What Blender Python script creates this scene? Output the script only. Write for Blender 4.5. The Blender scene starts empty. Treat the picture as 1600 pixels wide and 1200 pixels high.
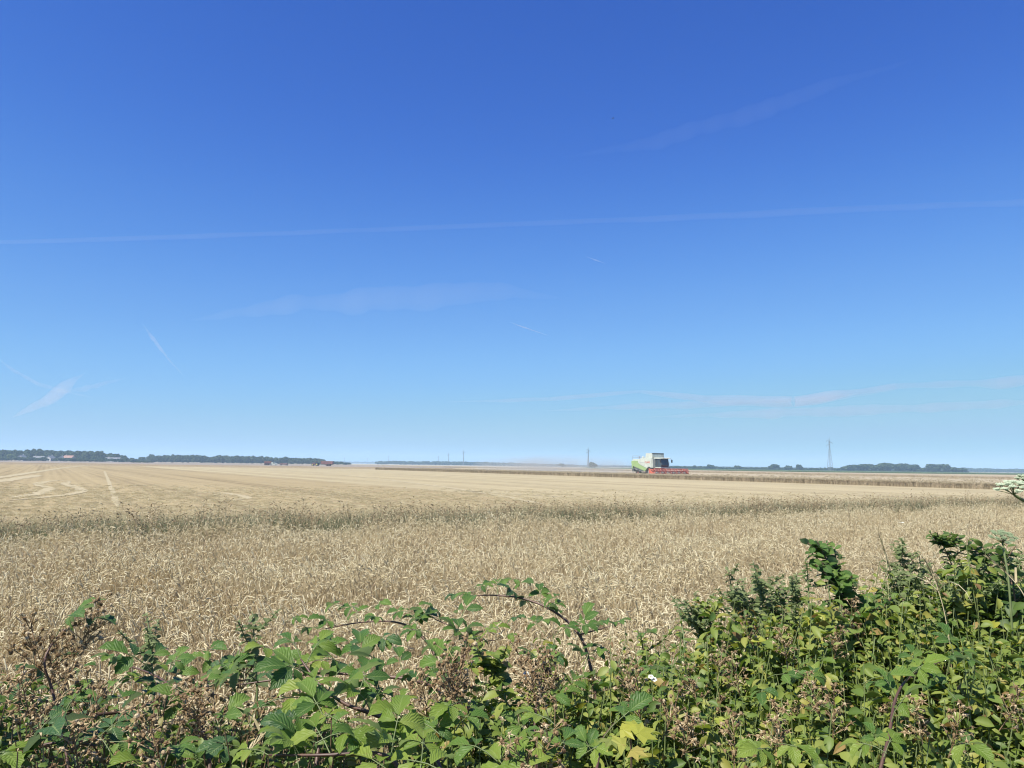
import bpy, math, random
import numpy as np
from mathutils import Vector, Matrix

random.seed(7)
rng = np.random.default_rng(7)
sc = bpy.context.scene
col = sc.collection
R = math.radians

# ------------------------------------------------------------------ camera
CAM_H = 1.85
FPX = 1202.0                      # focal length in pixels of the 1600 wide photograph
cam = bpy.data.cameras.new('camera')
cam_ob = bpy.data.objects.new('camera', cam)
col.objects.link(cam_ob)
sc.camera = cam_ob
cam.sensor_fit = 'HORIZONTAL'
cam.sensor_width = 36.0
cam.lens = 36.0 * FPX / 1600.0
cam.clip_start = 0.05
cam.clip_end = 200000.0
CAM_ROT = Matrix.Rotation(R(90 + 6.02), 3, 'X') @ Matrix.Rotation(R(0.75), 3, 'Z')
cam_ob.matrix_world = Matrix.Translation((0, 0, CAM_H)) @ CAM_ROT.to_4x4()


def ray(px, py):
    return CAM_ROT @ Vector(((px - 800) / FPX, -(py - 600) / FPX, -1.0))


def P(px, py, d):
    """point seen at a pixel of the photograph, d metres ahead"""
    r = ray(px, py)
    return Vector((0, 0, CAM_H)) + r * (d / r.y)


def A(px, py, z):
    """point seen at a pixel, at height z"""
    r = ray(px, py)
    return Vector((0, 0, CAM_H)) + r * ((z - CAM_H) / r.z)


def X(px, d):
    """world x of a pixel column at distance d, near the horizon"""
    return P(px, 730, d).x


def horizon(px):
    a, b = P(px, 700, 1e6), P(px, 760, 1e6)
    t = (a.z - CAM_H) / (a.z - b.z)
    return 700 + 60 * t


# ------------------------------------------------------------------ world and sun
SUN_AZ = math.atan2(-0.76, -0.65)        # measured from +Y towards +X
SUN_EL = R(56)
world = bpy.data.worlds.new('World')
sc.world = world
world.use_nodes = True
wt = world.node_tree
bg = wt.nodes['Background']
sky = wt.nodes.new('ShaderNodeTexSky')
sky.sky_type = 'NISHITA'
sky.sun_disc = False
sky.sun_elevation = SUN_EL
sky.sun_rotation = SUN_AZ
sky.altitude = 4000
sky.air_density = 1.0
sky.dust_density = 2.0
sky.ozone_density = 6.0
dn = wt.nodes.new('ShaderNodeVectorMath'); dn.operation = 'SCALE'; dn.inputs[3].default_value = 0.1
up = wt.nodes.new('ShaderNodeVectorMath'); up.operation = 'SCALE'; up.inputs[3].default_value = 10.0
cv = wt.nodes.new('ShaderNodeRGBCurve')
CURVES = [[(.052, .038), (.089, .098), (.12, .153), (.191, .24), (.36, .35), (.5, .37)],
          [(.101, .135), (.173, .285), (.231, .385), (.349, .52), (.548, .595), (.64, .60)],
          [(.227, .56), (.366, .775), (.462, .85), (.611, .90), (.717, .83), (.8, .79)]]
for i, pts in enumerate(CURVES):
    c = cv.mapping.curves[i]
    for k, (a, b) in enumerate(pts):
        c.points.new(a, b)
cv.mapping.update()
wt.links.new(sky.outputs[0], dn.inputs[0])
wt.links.new(dn.outputs[0], cv.inputs['Color'])
wt.links.new(cv.outputs[0], up.inputs[0])
wt.links.new(up.outputs[0], bg.inputs[0])
bg.inputs[1].default_value = 0.056

sun = bpy.data.lights.new('sun', 'SUN')
sun.energy = 5.0
sun.angle = R(0.53)
sun.color = (1.0, 0.93, 0.82)
sun_ob = bpy.data.objects.new('sun', sun)
col.objects.link(sun_ob)
SUN_DIR = Vector((math.sin(SUN_AZ) * math.cos(SUN_EL), math.cos(SUN_AZ) * math.cos(SUN_EL), math.sin(SUN_EL)))
sun_ob.rotation_euler = SUN_DIR.to_track_quat('Z', 'Y').to_euler()
sun_ob.location = (-20, -10, 30)

sc.view_settings.view_transform = 'Standard'
sc.view_settings.look = 'None'
sc.view_settings.exposure = 0.83
sc.view_settings.gamma = 1.0
sc.view_settings.use_curve_mapping = False
sc.render.engine = 'CYCLES'
sc.cycles.use_denoising = True
sc.cycles.max_bounces = 8
sc.cycles.transparent_max_bounces = 12
sc.cycles.volume_bounces = 1
sc.cycles.use_adaptive_sampling = True
sc.cycles.adaptive_threshold = 0.01
sc.cycles.filter_width = 1.15


# ------------------------------------------------------------------ helpers
class MB:
    """collects geometry for ONE mesh object"""
    def __init__(self):
        self.v, self.f, self.m, self.uv = [], [], [], []

    def add(self, vs, fs, mi=0, uvs=None):
        b = len(self.v)
        self.v.extend([tuple(v) for v in vs])
        self.uv.extend(uvs if uvs else [(0.0, 0.0)] * len(vs))
        for f in fs:
            self.f.append(tuple(i + b for i in f))
            self.m.append(mi)

    def box(self, c, s, mi=0, rot=None, taper=None):
        hx, hy, hz = s[0] / 2, s[1] / 2, s[2] / 2
        vs = []
        for z in (-1, 1):
            k = taper if (taper and z > 0) else 1.0
            for x, y in ((-1, -1), (1, -1), (1, 1), (-1, 1)):
                p = Vector((x * hx * k, y * hy * k, z * hz))
                if rot is not None:
                    p = rot @ p
                vs.append(p + Vector(c))
        self.add(vs, [(3, 2, 1, 0), (4, 5, 6, 7), (0, 1, 5, 4), (1, 2, 6, 5), (2, 3, 7, 6), (3, 0, 4, 7)], mi)

    def tube(self, pts, rad, n=5, mi=0, cap=True):
        pts = [Vector(p) for p in pts]
        if not isinstance(rad, (list, tuple)):
            rad = [rad] * len(pts)
        vs, fs = [], []
        ref = None
        for i, p in enumerate(pts):
            t = pts[min(i + 1, len(pts) - 1)] - pts[max(i - 1, 0)]
            if t.length < 1e-9:
                t = Vector((0, 0, 1))
            t.normalize()
            if ref is None:
                ref = t.orthogonal().normalized()
            u = ref - t * ref.dot(t)
            if u.length < 1e-6:
                u = t.orthogonal()
            u.normalize(); ref = u
            w = t.cross(u)
            for k in range(n):
                a = 2 * math.pi * k / n
                vs.append(p + (u * math.cos(a) + w * math.sin(a)) * rad[i])
        for i in range(len(pts) - 1):
            for k in range(n):
                a, b = i * n + k, i * n + (k + 1) % n
                fs.append((a, b, b + n, a + n))
        if cap:
            fs.append(tuple(range(n - 1, -1, -1)))
            L = (len(pts) - 1) * n
            fs.append(tuple(range(L, L + n)))
        self.add(vs, fs, mi)

    def prism(self, poly, y0, y1, mi=0):
        """polygon in x,z extruded along y"""
        n = len(poly)
        vs = [(x, y0, z) for x, z in poly] + [(x, y1, z) for x, z in poly]
        fs = [tuple(range(n)), tuple(range(2 * n - 1, n - 1, -1))]
        for i in range(n):
            j = (i + 1) % n
            fs.append((j, i, i + n, j + n))
        self.add(vs, fs, mi)

    def ball(self, c, r, mi=0, n=6, m=4, sq=(1, 1, 1)):
        c = Vector(c)
        vs = [c + Vector((0, 0, -r * sq[2]))]
        for j in range(1, m):
            ph = -math.pi / 2 + math.pi * j / m
            for k in range(n):
                a = 2 * math.pi * k / n
                vs.append(c + Vector((math.cos(ph) * math.cos(a) * r * sq[0], math.cos(ph) * math.sin(a) * r * sq[1], math.sin(ph) * r * sq[2])))
        vs.append(c + Vector((0, 0, r * sq[2])))
        fs = []
        for k in range(n):
            fs.append((0, 1 + (k + 1) % n, 1 + k))
        for j in range(m - 2):
            for k in range(n):
                a, b = 1 + j * n + k, 1 + j * n + (k + 1) % n
                fs.append((a, b, b + n, a + n))
        L = len(vs) - 1
        for k in range(n):
            a, b = 1 + (m - 2) * n + k, 1 + (m - 2) * n + (k + 1) % n
            fs.append((a, b, L))
        self.add(vs, fs, mi)

    def mesh(self, name, mats, smooth=False):
        me = bpy.data.meshes.new(name)
        me.from_pydata(self.v, [], self.f)
        for m in (mats if isinstance(mats, (list, tuple)) else [mats]):
            me.materials.append(m)
        me.polygons.foreach_set('material_index', self.m)
        if any(u != (0.0, 0.0) for u in self.uv[:400]):
            lay = me.uv_layers.new(name='UVMap')
            li = np.zeros(len(me.loops), dtype=np.int32)
            me.loops.foreach_get('vertex_index', li)
            lay.data.foreach_set('uv', np.array(self.uv, dtype=np.float32)[li].ravel())
        if smooth:
            me.polygons.foreach_set('use_smooth', [True] * len(me.polygons))
        me.update()
        return me

    def build(self, name, mats, parent=None, smooth=False):
        if parent is not None:                       # points are given in the world
            if parent.type == 'EMPTY' or parent.parent is None:
                o3 = world_loc(parent)
                self.v = [(x - o3.x, y - o3.y, z - o3.z) for x, y, z in self.v]
        o = bpy.data.objects.new(name, self.mesh(name, mats, smooth))
        col.objects.link(o)
        if parent is not None:
            o.parent = parent
        return o

    def part(self, name, mats, parent, smooth=False):
        """points are given in the parent's own space"""
        o = bpy.data.objects.new(name, self.mesh(name, mats, smooth))
        col.objects.link(o)
        o.parent = parent
        return o


def world_loc(o):
    return o.location.copy()


def tag(o, label=None, cat=None, group=None, kind=None):
    if label: o['label'] = label
    if cat: o['category'] = cat
    if group: o['group'] = group
    if kind: o['kind'] = kind
    return o


def empty(name, loc, label=None, cat=None, group=None, rz=0.0):
    o = bpy.data.objects.new(name, None)
    o.empty_display_size = 0.2
    col.objects.link(o)
    o.location = loc
    o.rotation_euler = (0, 0, rz)
    return tag(o, label, cat, group)


def inst(name, me, parent, M):
    """a part that shares mesh data; M is its world matrix (parent is an unrotated Empty)"""
    o = bpy.data.objects.new(name, me)
    col.objects.link(o)
    o.parent = parent
    o.matrix_basis = Matrix.Translation(-parent.location) @ M
    return o


def copy_tree(o, parent=None):
    c = o.copy(); col.objects.link(c)
    if parent is not None: c.parent = parent
    for ch in o.children:
        copy_tree(ch, c)
    return c


# ---- materials
def new_mat(name):
    m = bpy.data.materials.new(name)
    m.use_nodes = True
    nt = m.node_tree
    b = nt.nodes['Principled BSDF']
    return m, nt, b


def ramp(nt, fac, stops):
    r = nt.nodes.new('ShaderNodeValToRGB')
    e = r.color_ramp.elements
    while len(e) < len(stops):
        e.new(0.5)
    for k, (p, c) in enumerate(stops):
        e[k].position = p
        e[k].color = (*c, 1)
    nt.links.new(fac, r.inputs[0])
    return r.outputs[0]


def math_node(nt, op, a, b=None, c=None):
    n = nt.nodes.new('ShaderNodeMath'); n.operation = op
    for i, v in enumerate((a, b, c)):
        if v is None: continue
        if isinstance(v, (int, float)): n.inputs[i].default_value = v
        else: nt.links.new(v, n.inputs[i])
    return n.outputs[0]


def noise(nt, vec, scale, detail=4, rough=0.55):
    n = nt.nodes.new('ShaderNodeTexNoise')
    n.inputs['Scale'].default_value = scale
    n.inputs['Detail'].default_value = detail
    n.inputs['Roughness'].default_value = rough
    if vec is not None: nt.links.new(vec, n.inputs['Vector'])
    return n.outputs['Fac']


def mix_rgb(nt, fac, a, b, mode='MIX'):
    n = nt.nodes.new('ShaderNodeMix'); n.data_type = 'RGBA'; n.blend_type = mode
    for s, v in ((n.inputs[0], fac), (n.inputs[6], a), (n.inputs[7], b)):
        if isinstance(v, (int, float)): s.default_value = v
        elif isinstance(v, tuple): s.default_value = (*v, 1)
        else: nt.links.new(v, s)
    return n.outputs[2]


def plain(name, c, rough=0.5, metal=0.0, var=0.12, scale=3.0):
    """painted or raw surface with a little dirt"""
    m, nt, b = new_mat(name)
    tc = nt.nodes.new('ShaderNodeTexCoord')
    f = noise(nt, tc.outputs['Object'], scale, 5)
    d = tuple(x * (1 - var * 2) for x in c)
    nt.links.new(ramp(nt, f, [(0.3, d), (0.6, c)]), b.inputs['Base Color'])
    b.inputs['Roughness'].default_value = rough
    b.inputs['Metallic'].default_value = metal
    return m


def leafy(name, stops, trans=0.28, rough=0.5, spec=0.35, vein=False, patch=None):
    """leaf or straw: colour differs from leaf to leaf, light shines through"""
    m, nt, b = new_mat(name)
    oi = nt.nodes.new('ShaderNodeObjectInfo')
    ge = nt.nodes.new('ShaderNodeNewGeometry')
    s = math_node(nt, 'ADD', oi.outputs['Random'], ge.outputs['Random Per Island'])
    s = math_node(nt, 'FRACT', s)
    c = ramp(nt, s, stops)
    if patch:
        f = noise(nt, oi.outputs['Location'], patch[0], 3)
        f = math_node(nt, 'MULTIPLY_ADD', f, 2.6, -0.85)
        f = math_node(nt, 'MINIMUM', math_node(nt, 'MAXIMUM', f, 0.0), 1.0)
        f = math_node(nt, 'MULTIPLY', f, patch[2])
        c = mix_rgb(nt, f, c, patch[1], 'MULTIPLY')
    tc = nt.nodes.new('ShaderNodeTexCoord')
    mott = noise(nt, tc.outputs['Object'], 60.0 if vein else 25.0, 3)
    c = mix_rgb(nt, math_node(nt, 'MULTIPLY', mott, 0.45), c, (0.5, 0.55, 0.45), 'MULTIPLY')
    if vein:
        uv = nt.nodes.new('ShaderNodeUVMap')
        sp = nt.nodes.new('ShaderNodeSeparateXYZ'); nt.links.new(uv.outputs[0], sp.inputs[0])
        au = math_node(nt, 'ABSOLUTE', sp.outputs[0])
        ph = math_node(nt, 'SUBTRACT', math_node(nt, 'MULTIPLY', sp.outputs[1], 8.0), math_node(nt, 'MULTIPLY', au, 2.6))
        tri = math_node(nt, 'PINGPONG', ph, 0.5)
        vv = math_node(nt, 'MULTIPLY', math_node(nt, 'LESS_THAN', tri, 0.07), 0.14)
        mid = math_node(nt, 'MULTIPLY', math_node(nt, 'LESS_THAN', au, 0.06), 0.35)
        c = mix_rgb(nt, math_node(nt, 'MAXIMUM', vv, mid), c, (0.30, 0.38, 0.13))
        bp = nt.nodes.new('ShaderNodeBump')
        bp.inputs['Strength'].default_value = 0.35
        bp.inputs['Distance'].default_value = 0.004
        nt.links.new(math_node(nt, 'MULTIPLY', tri, 2.0), bp.inputs['Height'])
        nt.links.new(bp.outputs[0], b.inputs['Normal'])
    if vein:
        sp2 = math_node(nt, 'GREATER_THAN', math_node(nt, 'ADD', noise(nt, tc.outputs['Object'], 110.0, 3), math_node(nt, 'MULTIPLY', math_node(nt, 'POWER', au, 6.0), .07)), .70)
        c = mix_rgb(nt, math_node(nt, 'MULTIPLY', sp2, .75), c, (.20, .13, .05))
        c = mix_rgb(nt, math_node(nt, 'MULTIPLY', ge.outputs['Backfacing'], .55), c, (.24, .30, .17))
    nt.links.new(c, b.inputs['Base Color'])
    b.inputs['Roughness'].default_value = rough
    b.inputs['Specular IOR Level'].default_value = spec
    tr = nt.nodes.new('ShaderNodeBsdfTranslucent')
    hs = nt.nodes.new('ShaderNodeHueSaturation')
    hs.inputs['Saturation'].default_value = 1.15
    hs.inputs['Value'].default_value = 1.35
    nt.links.new(c, hs.inputs['Color'])
    nt.links.new(hs.outputs[0], tr.inputs[0])
    mx = nt.nodes.new('ShaderNodeMixShader'); mx.inputs[0].default_value = trans
    nt.links.new(b.outputs[0], mx.inputs[1]); nt.links.new(tr.outputs[0], mx.inputs[2])
    nt.links.new(mx.outputs[0], nt.nodes['Material Output'].inputs[0])
    return m


# straw and wheat
M_head = leafy('wheat_ear', [(0.0, (.55, .48, .31)), (0.35, (.70, .64, .445)), (0.7, (.77, .72, .53)), (1.0, (.64, .57, .39))], 0.28, 0.6, 0.25, patch=(0.55, (.80, .73, .64), 0.7))
M_straw = leafy('wheat_straw', [(0.0, (.53, .43, .27)), (0.5, (.67, .58, .39)), (1.0, (.74, .66, .46))], 0.34, 0.5, 0.35, patch=(0.55, (.74, .68, .6), 0.6))
M_stub = leafy('stubble_straw', [(0.0, (.46, .39, .25)), (0.5, (.58, .52, .35)), (1.0, (.70, .64, .46))], 0.4, 0.55, 0.3)
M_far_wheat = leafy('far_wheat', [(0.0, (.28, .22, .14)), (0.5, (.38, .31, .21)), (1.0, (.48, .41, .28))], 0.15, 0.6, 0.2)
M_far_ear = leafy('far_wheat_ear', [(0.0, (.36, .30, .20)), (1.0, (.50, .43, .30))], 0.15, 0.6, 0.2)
M_grass = leafy('green_grass', [(0.0, (.13, .17, .10)), (0.5, (.18, .215, .13)), (0.85, (.24, .265, .16)), (1.0, (.33, .32, .20))], 0.4, 0.6, 0.2, patch=(0.35, (1.0, .9, .8), 0.6))
M_seed = leafy('grass_seed_head', [(0.0, (.30, .22, .14)), (0.5, (.45, .36, .22)), (1.0, (.58, .50, .34))], 0.2, 0.7, 0.2)
# hedge
M_bram = [leafy('bramble_leaf', [(0.0, (.050, .115, .025)), (0.5, (.085, .170, .034)), (1.0, (.14, .225, .042))], 0.34, 0.5, 0.3, vein=True),
          leafy('bramble_leaf_light', [(0.0, (.13, .21, .030)), (0.5, (.18, .265, .042)), (1.0, (.24, .31, .06))], 0.38, 0.5, 0.3, vein=True),
          leafy('bramble_leaf_dark', [(0.0, (.032, .080, .028)), (1.0, (.060, .130, .040))], 0.26, 0.48, 0.35, vein=True)]
M_leaf = leafy('shrub_leaf', [(0.0, (.075, .135, .03)), (0.25, (.135, .20, .043)), (0.55, (.205, .26, .056)), (0.84, (.265, .30, .072)), (0.94, (.30, .29, .07)), (0.98, (.30, .21, .08)), (1.0, (.20, .12, .06))], 0.34, 0.5, 0.3)
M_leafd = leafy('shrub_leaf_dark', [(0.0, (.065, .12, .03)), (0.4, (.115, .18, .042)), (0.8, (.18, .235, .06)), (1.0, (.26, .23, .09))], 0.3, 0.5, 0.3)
M_yel = leafy('yellow_leaf', [(0.0, (.36, .36, .06)), (0.7, (.29, .35, .06)), (1.0, (.36, .29, .08))], 0.35, 0.5, 0.3)
M_weed = leafy('weed_leaf', [(0.0, (.065, .12, .036)), (0.5, (.11, .175, .05)), (1.0, (.17, .23, .07))], 0.42, 0.5, 0.3)
M_grey = leafy('mugwort_leaf', [(0.0, (.12, .16, .07)), (0.5, (.18, .23, .10)), (1.0, (.24, .28, .14))], 0.42, 0.6, 0.2)
M_cane = plain('bramble_cane', (.10, .055, .04), 0.5, 0, 0.2, 12)
M_canb = plain('brown_twig', (.16, .105, .065), 0.65, 0, 0.2, 12)
M_gstem = plain('green_stem', (.13, .17, .06), 0.55, 0, 0.15, 12)
M_dry = leafy('spent_flower', [(0.0, (.16, .105, .055)), (0.4, (.28, .19, .105)), (0.8, (.44, .34, .20)), (1.0, (.60, .50, .34))], 0.25, 0.75, 0.2)
M_white = leafy('white_petal', [(0.0, (.74, .76, .70)), (1.0, (.82, .83, .79))], 0.3, 0.6, 0.2)
M_umbel = leafy('umbel_floret', [(0.0, (.44, .52, .38)), (1.0, (.58, .64, .50))], 0.3, 0.7, 0.2)
M_umbelg = leafy('green_umbel_floret', [(0.0, (.22, .30, .17)), (1.0, (.32, .38, .24))], 0.3, 0.7, 0.2)
M_straws = leafy('dry_grass', [(0.0, (.40, .34, .20)), (1.0, (.52, .46, .30))], 0.2, 0.55, 0.3)
# trees
M_tree = leafy('tree_leaves', [(0.0, (.022, .042, .018)), (0.5, (.042, .072, .027)), (1.0, (.080, .11, .042))], 0.2, 0.7, 0.15)
M_treel = leafy('pale_tree_leaves', [(0.0, (.10, .15, .05)), (1.0, (.17, .21, .08))], 0.25, 0.7, 0.15)
M_bark = plain('bark', (.10, .075, .05), 0.9, 0, 0.2, 2)

# ------------------------------------------------------------------ ground and fields
U = Vector((0.515, -0.857, 0))        # direction the rows run (towards the camera, to the right)
PP = Vector((0.857, 0.515, 0))        # across the rows


def rowpt(s, p, z=0.0):
    return U * s + PP * p + Vector((0, 0, z))


def ground_mat(name, dark, lite, brown, zone=28.0):
    m, nt, b = new_mat(name)
    tc = nt.nodes.new('ShaderNodeTexCoord')

    def dot(v):
        n = nt.nodes.new('ShaderNodeVectorMath'); n.operation = 'DOT_PRODUCT'
        nt.links.new(tc.outputs['Object'], n.inputs[0]); n.inputs[1].default_value = v
        return n.outputs['Value']
    across, along = dot(PP), dot(U)
    cx = nt.nodes.new('ShaderNodeCombineXYZ')
    nt.links.new(across, cx.inputs[0])
    nt.links.new(math_node(nt, 'MULTIPLY', along, 0.02), cx.inputs[1])
    swath = noise(nt, cx.outputs[0], 0.33, 4, 0.65)
    fine = noise(nt, tc.outputs['Object'], 9.0, 6, 0.7)
    mid = noise(nt, tc.outputs['Object'], 0.35, 5, 0.6)
    rows = math_node(nt, 'MULTIPLY_ADD', math_node(nt, 'SINE', math_node(nt, 'MULTIPLY', across, 2 * math.pi / 0.9)), 0.06, 0)
    f = math_node(nt, 'MULTIPLY_ADD', swath, 0.9, math_node(nt, 'MULTIPLY', fine, 0.55))
    f = math_node(nt, 'ADD', f, rows)
    f = math_node(nt, 'ADD', math_node(nt, 'MULTIPLY_ADD', mid, 0.45, -0.45), f)
    c = ramp(nt, f, [(0.25, dark), (0.5, lite), (0.85, tuple(min(1, x * 1.22) for x in lite))])
    z = math_node(nt, 'MULTIPLY', math_node(nt, 'SUBTRACT', zone, math_node(nt, 'ADD', across, math_node(nt, 'MULTIPLY', mid, 6.0))), 0.35)
    z = math_node(nt, 'MINIMUM', math_node(nt, 'MAXIMUM', z, 0.0), 1.0)
    c2 = mix_rgb(nt, 1.0, c, brown, 'MULTIPLY')
    c = mix_rgb(nt, z, c, c2)
    nt.links.new(c, b.inputs['Base Color'])
    b.inputs['Roughness'].default_value = 0.95
    b.inputs['Specular IOR Level'].default_value = 0.1
    bp = nt.nodes.new('ShaderNodeBump'); bp.inputs['Strength'].default_value = 0.8; bp.inputs['Distance'].default_value = 0.06
    nt.links.new(fine, bp.inputs['Height']); nt.links.new(bp.outputs[0], b.inputs['Normal'])
    return m


def soil_mat(name, a, bcol, scale=6):
    m, nt, b = new_mat(name)
    tc = nt.nodes.new('ShaderNodeTexCoord')
    f = noise(nt, tc.outputs['Object'], scale, 7, 0.65)
    nt.links.new(ramp(nt, f, [(0.3, a), (0.7, bcol)]), b.inputs['Base Color'])
    b.inputs['Roughness'].default_value = 0.95
    b.inputs['Specular IOR Level'].default_value = 0.1
    return m


def sheet(name, pts, mat, z, kind='structure'):
    mb = MB()
    mb.add([(p[0], p[1], z) for p in pts], [tuple(range(len(pts)))])
    return tag(mb.build(name, mat), kind=kind)


M_ground = ground_mat('stubble_ground', (.205, .17, .10), (.325, .28, .172), (.86, .82, .77))
g = MB()
g.add([(-4300, -60, 0), (4300, -60, 0), (4300, 4300, 0), (-4300, 4300, 0)], [(0, 1, 2, 3)])
tag(g.build('ground', M_ground), kind='structure')

M_soil = soil_mat('field_soil', (.22, .16, .095), (.34, .26, .16))
sheet('field_soil', [(-14, 1.5), (30, 1.5), (30, 35), (-14, 7.5)], M_soil, 0.004)
# raised bank the photographer stands on
vg = MB()
NX, NY = 24, 14
for j in range(NY):
    y = -6 + j * (9.2 / (NY - 1))
    t = min(1, max(0, (3.0 - y) / 2.4)); hgt = 0.30 * t * t * (3 - 2 * t) + 0.008
    for i in range(NX):
        vg.v.append((-11.5 + i, y, hgt + (random.uniform(0, .05) if y < 2.6 else 0))); vg.uv.append((0.0, 0.0))
for j in range(NY - 1):
    for i in range(NX - 1):
        a = j * NX + i
        vg.f.append((a, a + 1, a + 1 + NX, a + NX)); vg.m.append(0)
tag(vg.build('verge_bank', soil_mat('verge_soil', (.07, .055, .03), (.14, .11, .06))), kind='structure')

# far fields
M_pink = soil_mat('far_stubble', (.19, .16, .125), (.26, .22, .17), 0.02)
M_green = soil_mat('far_green_crop', (.055, .085, .035), (.085, .12, .05), 0.05)
M_pale = soil_mat('far_pale_field', (.27, .24, .165), (.34, .30, .21), 0.03)
sheet('far_stubble_field', [(-900, 300), (-30, 330), (-20, 760), (-1400, 760)], M_pink, 0.02)
mb = MB(); q = [(40, 470), (900, 470), (1500, 900), (90, 900)]
mb.add([(a, b, 0) for a, b in q] + [(a, b, .5) for a, b in q], [(4, 5, 6, 7), (0, 1, 5, 4), (1, 2, 6, 5), (2, 3, 7, 6), (3, 0, 4, 7)])
tag(mb.build('far_green_field', M_green), kind='structure')
sheet('far_pale_field', [(-1500, 790), (1300, 905), (2600, 2600), (-2600, 2600)], M_pale, 0.03)

# pale straw tracks left on the stubble
M_track = soil_mat('straw_track', (.27, .23, .145), (.39, .345, .225), 2.5)


TRACKS = []


def track(pix, w, z):
    pts = [A(px, py, 0) for px, py in pix]
    fine = []
    for i in range(len(pts) - 1):
        p0 = pts[max(i - 1, 0)]; p1 = pts[i]; p2 = pts[i + 1]; p3 = pts[min(i + 2, len(pts) - 1)]
        nk = max(8, int((p2 - p1).length / 1.2))
        for k in range(nk):
            t = k / nk
            fine.append(0.5 * ((2 * p1) + (p2 - p0) * t + (2 * p0 - 5 * p1 + 4 * p2 - p3) * t * t + (3 * p1 - p0 - 3 * p2 + p3) * t ** 3))
    fine.append(pts[-1])
    TRACKS.extend((p.x, p.y, w * .42) for p in fine)
    mb = MB(); vs = []; fs = []
    for i, p in enumerate(fine):
        t = (fine[min(i + 1, len(fine) - 1)] - fine[max(i - 1, 0)]); t.z = 0; t.normalize()
        n = Vector((-t.y, t.x, 0))
        e = min(1.0, i / 5, (len(fine) - 1 - i) / 5) * 0.9 + 0.1
        vs += [p + n * w * e * random.uniform(.3, .6), p - n * w * e * random.uniform(.3, .6)]
        vs[-1].z = vs[-2].z = z
        if i: fs.append((2 * i - 2, 2 * i - 1, 2 * i + 1, 2 * i))
    mb.add(vs, fs)
    return tag(mb.build('straw_track', M_track), kind='structure')


track([(14, 778), (50, 773), (70, 767), (75, 762), (62, 758), (64, 754), (88, 751), (112, 752)], .8, .012)
track([(110, 752), (101, 756), (118, 761), (128, 767), (112, 772), (70, 777), (14, 782)], .7, .016)
track([(300, 771), (345, 770), (372, 774), (386, 778), (362, 782)], .6, .012)
track([(163, 736), (172, 758), (184, 793)], 0.32, .012)
track([(-30, 750), (20, 743), (60, 737), (100, 731), (140, 727)], 1.4, .02)
track([(-30, 756), (20, 749), (60, 742)], 1.6, .012)
track([(400, 733), (520, 741), (640, 754), (760, 771), (850, 788)], .7, .012)
track([(620, 741), (720, 748), (860, 758), (1000, 768)], 0.5, .012)
track([(700, 765), (800, 772), (960, 781)], 0.5, .012)


# ------------------------------------------------------------------ scattered growth (nobody could count it)
def scatter(name, pts, rot, scl, idx, protos, label, cat, kind='stuff'):
    """instances of prototype meshes on points, one object"""
    pc = bpy.data.collections.new(name + '_kit')
    for k, me in enumerate(protos):
        pc.objects.link(bpy.data.objects.new('%s_kit_%02d' % (name, k), me))
    me = bpy.data.meshes.new(name)
    n = len(pts)
    me.vertices.add(n)
    me.vertices.foreach_set('co', np.asarray(pts, dtype=np.float32).ravel())
    a = me.attributes.new('rot', 'FLOAT_VECTOR', 'POINT'); a.data.foreach_set('vector', np.asarray(rot, dtype=np.float32).ravel())
    a = me.attributes.new('scl', 'FLOAT_VECTOR', 'POINT'); a.data.foreach_set('vector', np.asarray(scl, dtype=np.float32).ravel())
    a = me.attributes.new('idx', 'INT', 'POINT'); a.data.foreach_set('value', np.asarray(idx, dtype=np.int32))
    me.update()
    o = bpy.data.objects.new(name, me)
    col.objects.link(o)
    ng = bpy.data.node_groups.new(name + '_scatter', 'GeometryNodeTree')
    ng.interface.new_socket('Geometry', in_out='INPUT', socket_type='NodeSocketGeometry')
    ng.interface.new_socket('Geometry', in_out='OUTPUT', socket_type='NodeSocketGeometry')
    gi = ng.nodes.new('NodeGroupInput'); go = ng.nodes.new('NodeGroupOutput')
    ci = ng.nodes.new('GeometryNodeCollectionInfo')
    ci.inputs['Collection'].default_value = pc
    ci.inputs['Separate Children'].default_value = True
    ci.inputs['Reset Children'].default_value = True
    ip = ng.nodes.new('GeometryNodeInstanceOnPoints')
    ip.inputs['Pick Instance'].default_value = True

    def attr(nm, ty):
        q = ng.nodes.new('GeometryNodeInputNamedAttribute'); q.data_type = ty
        q.inputs['Name'].default_value = nm
        return next(s for s in q.outputs if s.name == 'Attribute' and s.enabled)
    ng.links.new(gi.outputs[0], ip.inputs['Points'])
    ng.links.new(ci.outputs[0], ip.inputs['Instance'])
    ng.links.new(attr('idx', 'INT'), ip.inputs['Instance Index'])
    ng.links.new(attr('rot', 'FLOAT_VECTOR'), ip.inputs['Rotation'])
    ng.links.new(attr('scl', 'FLOAT_VECTOR'), ip.inputs['Scale'])
    ng.links.new(ip.outputs[0], go.inputs[0])
    md = o.modifiers.new('scatter', 'NODES'); md.node_group = ng
    return tag(o, label, cat, kind=kind)


def rots(n, tilt=0.12):
    return np.stack([rng.normal(0, tilt, n), rng.normal(0, tilt, n), rng.uniform(0, 2 * math.pi, n)], 1)


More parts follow.
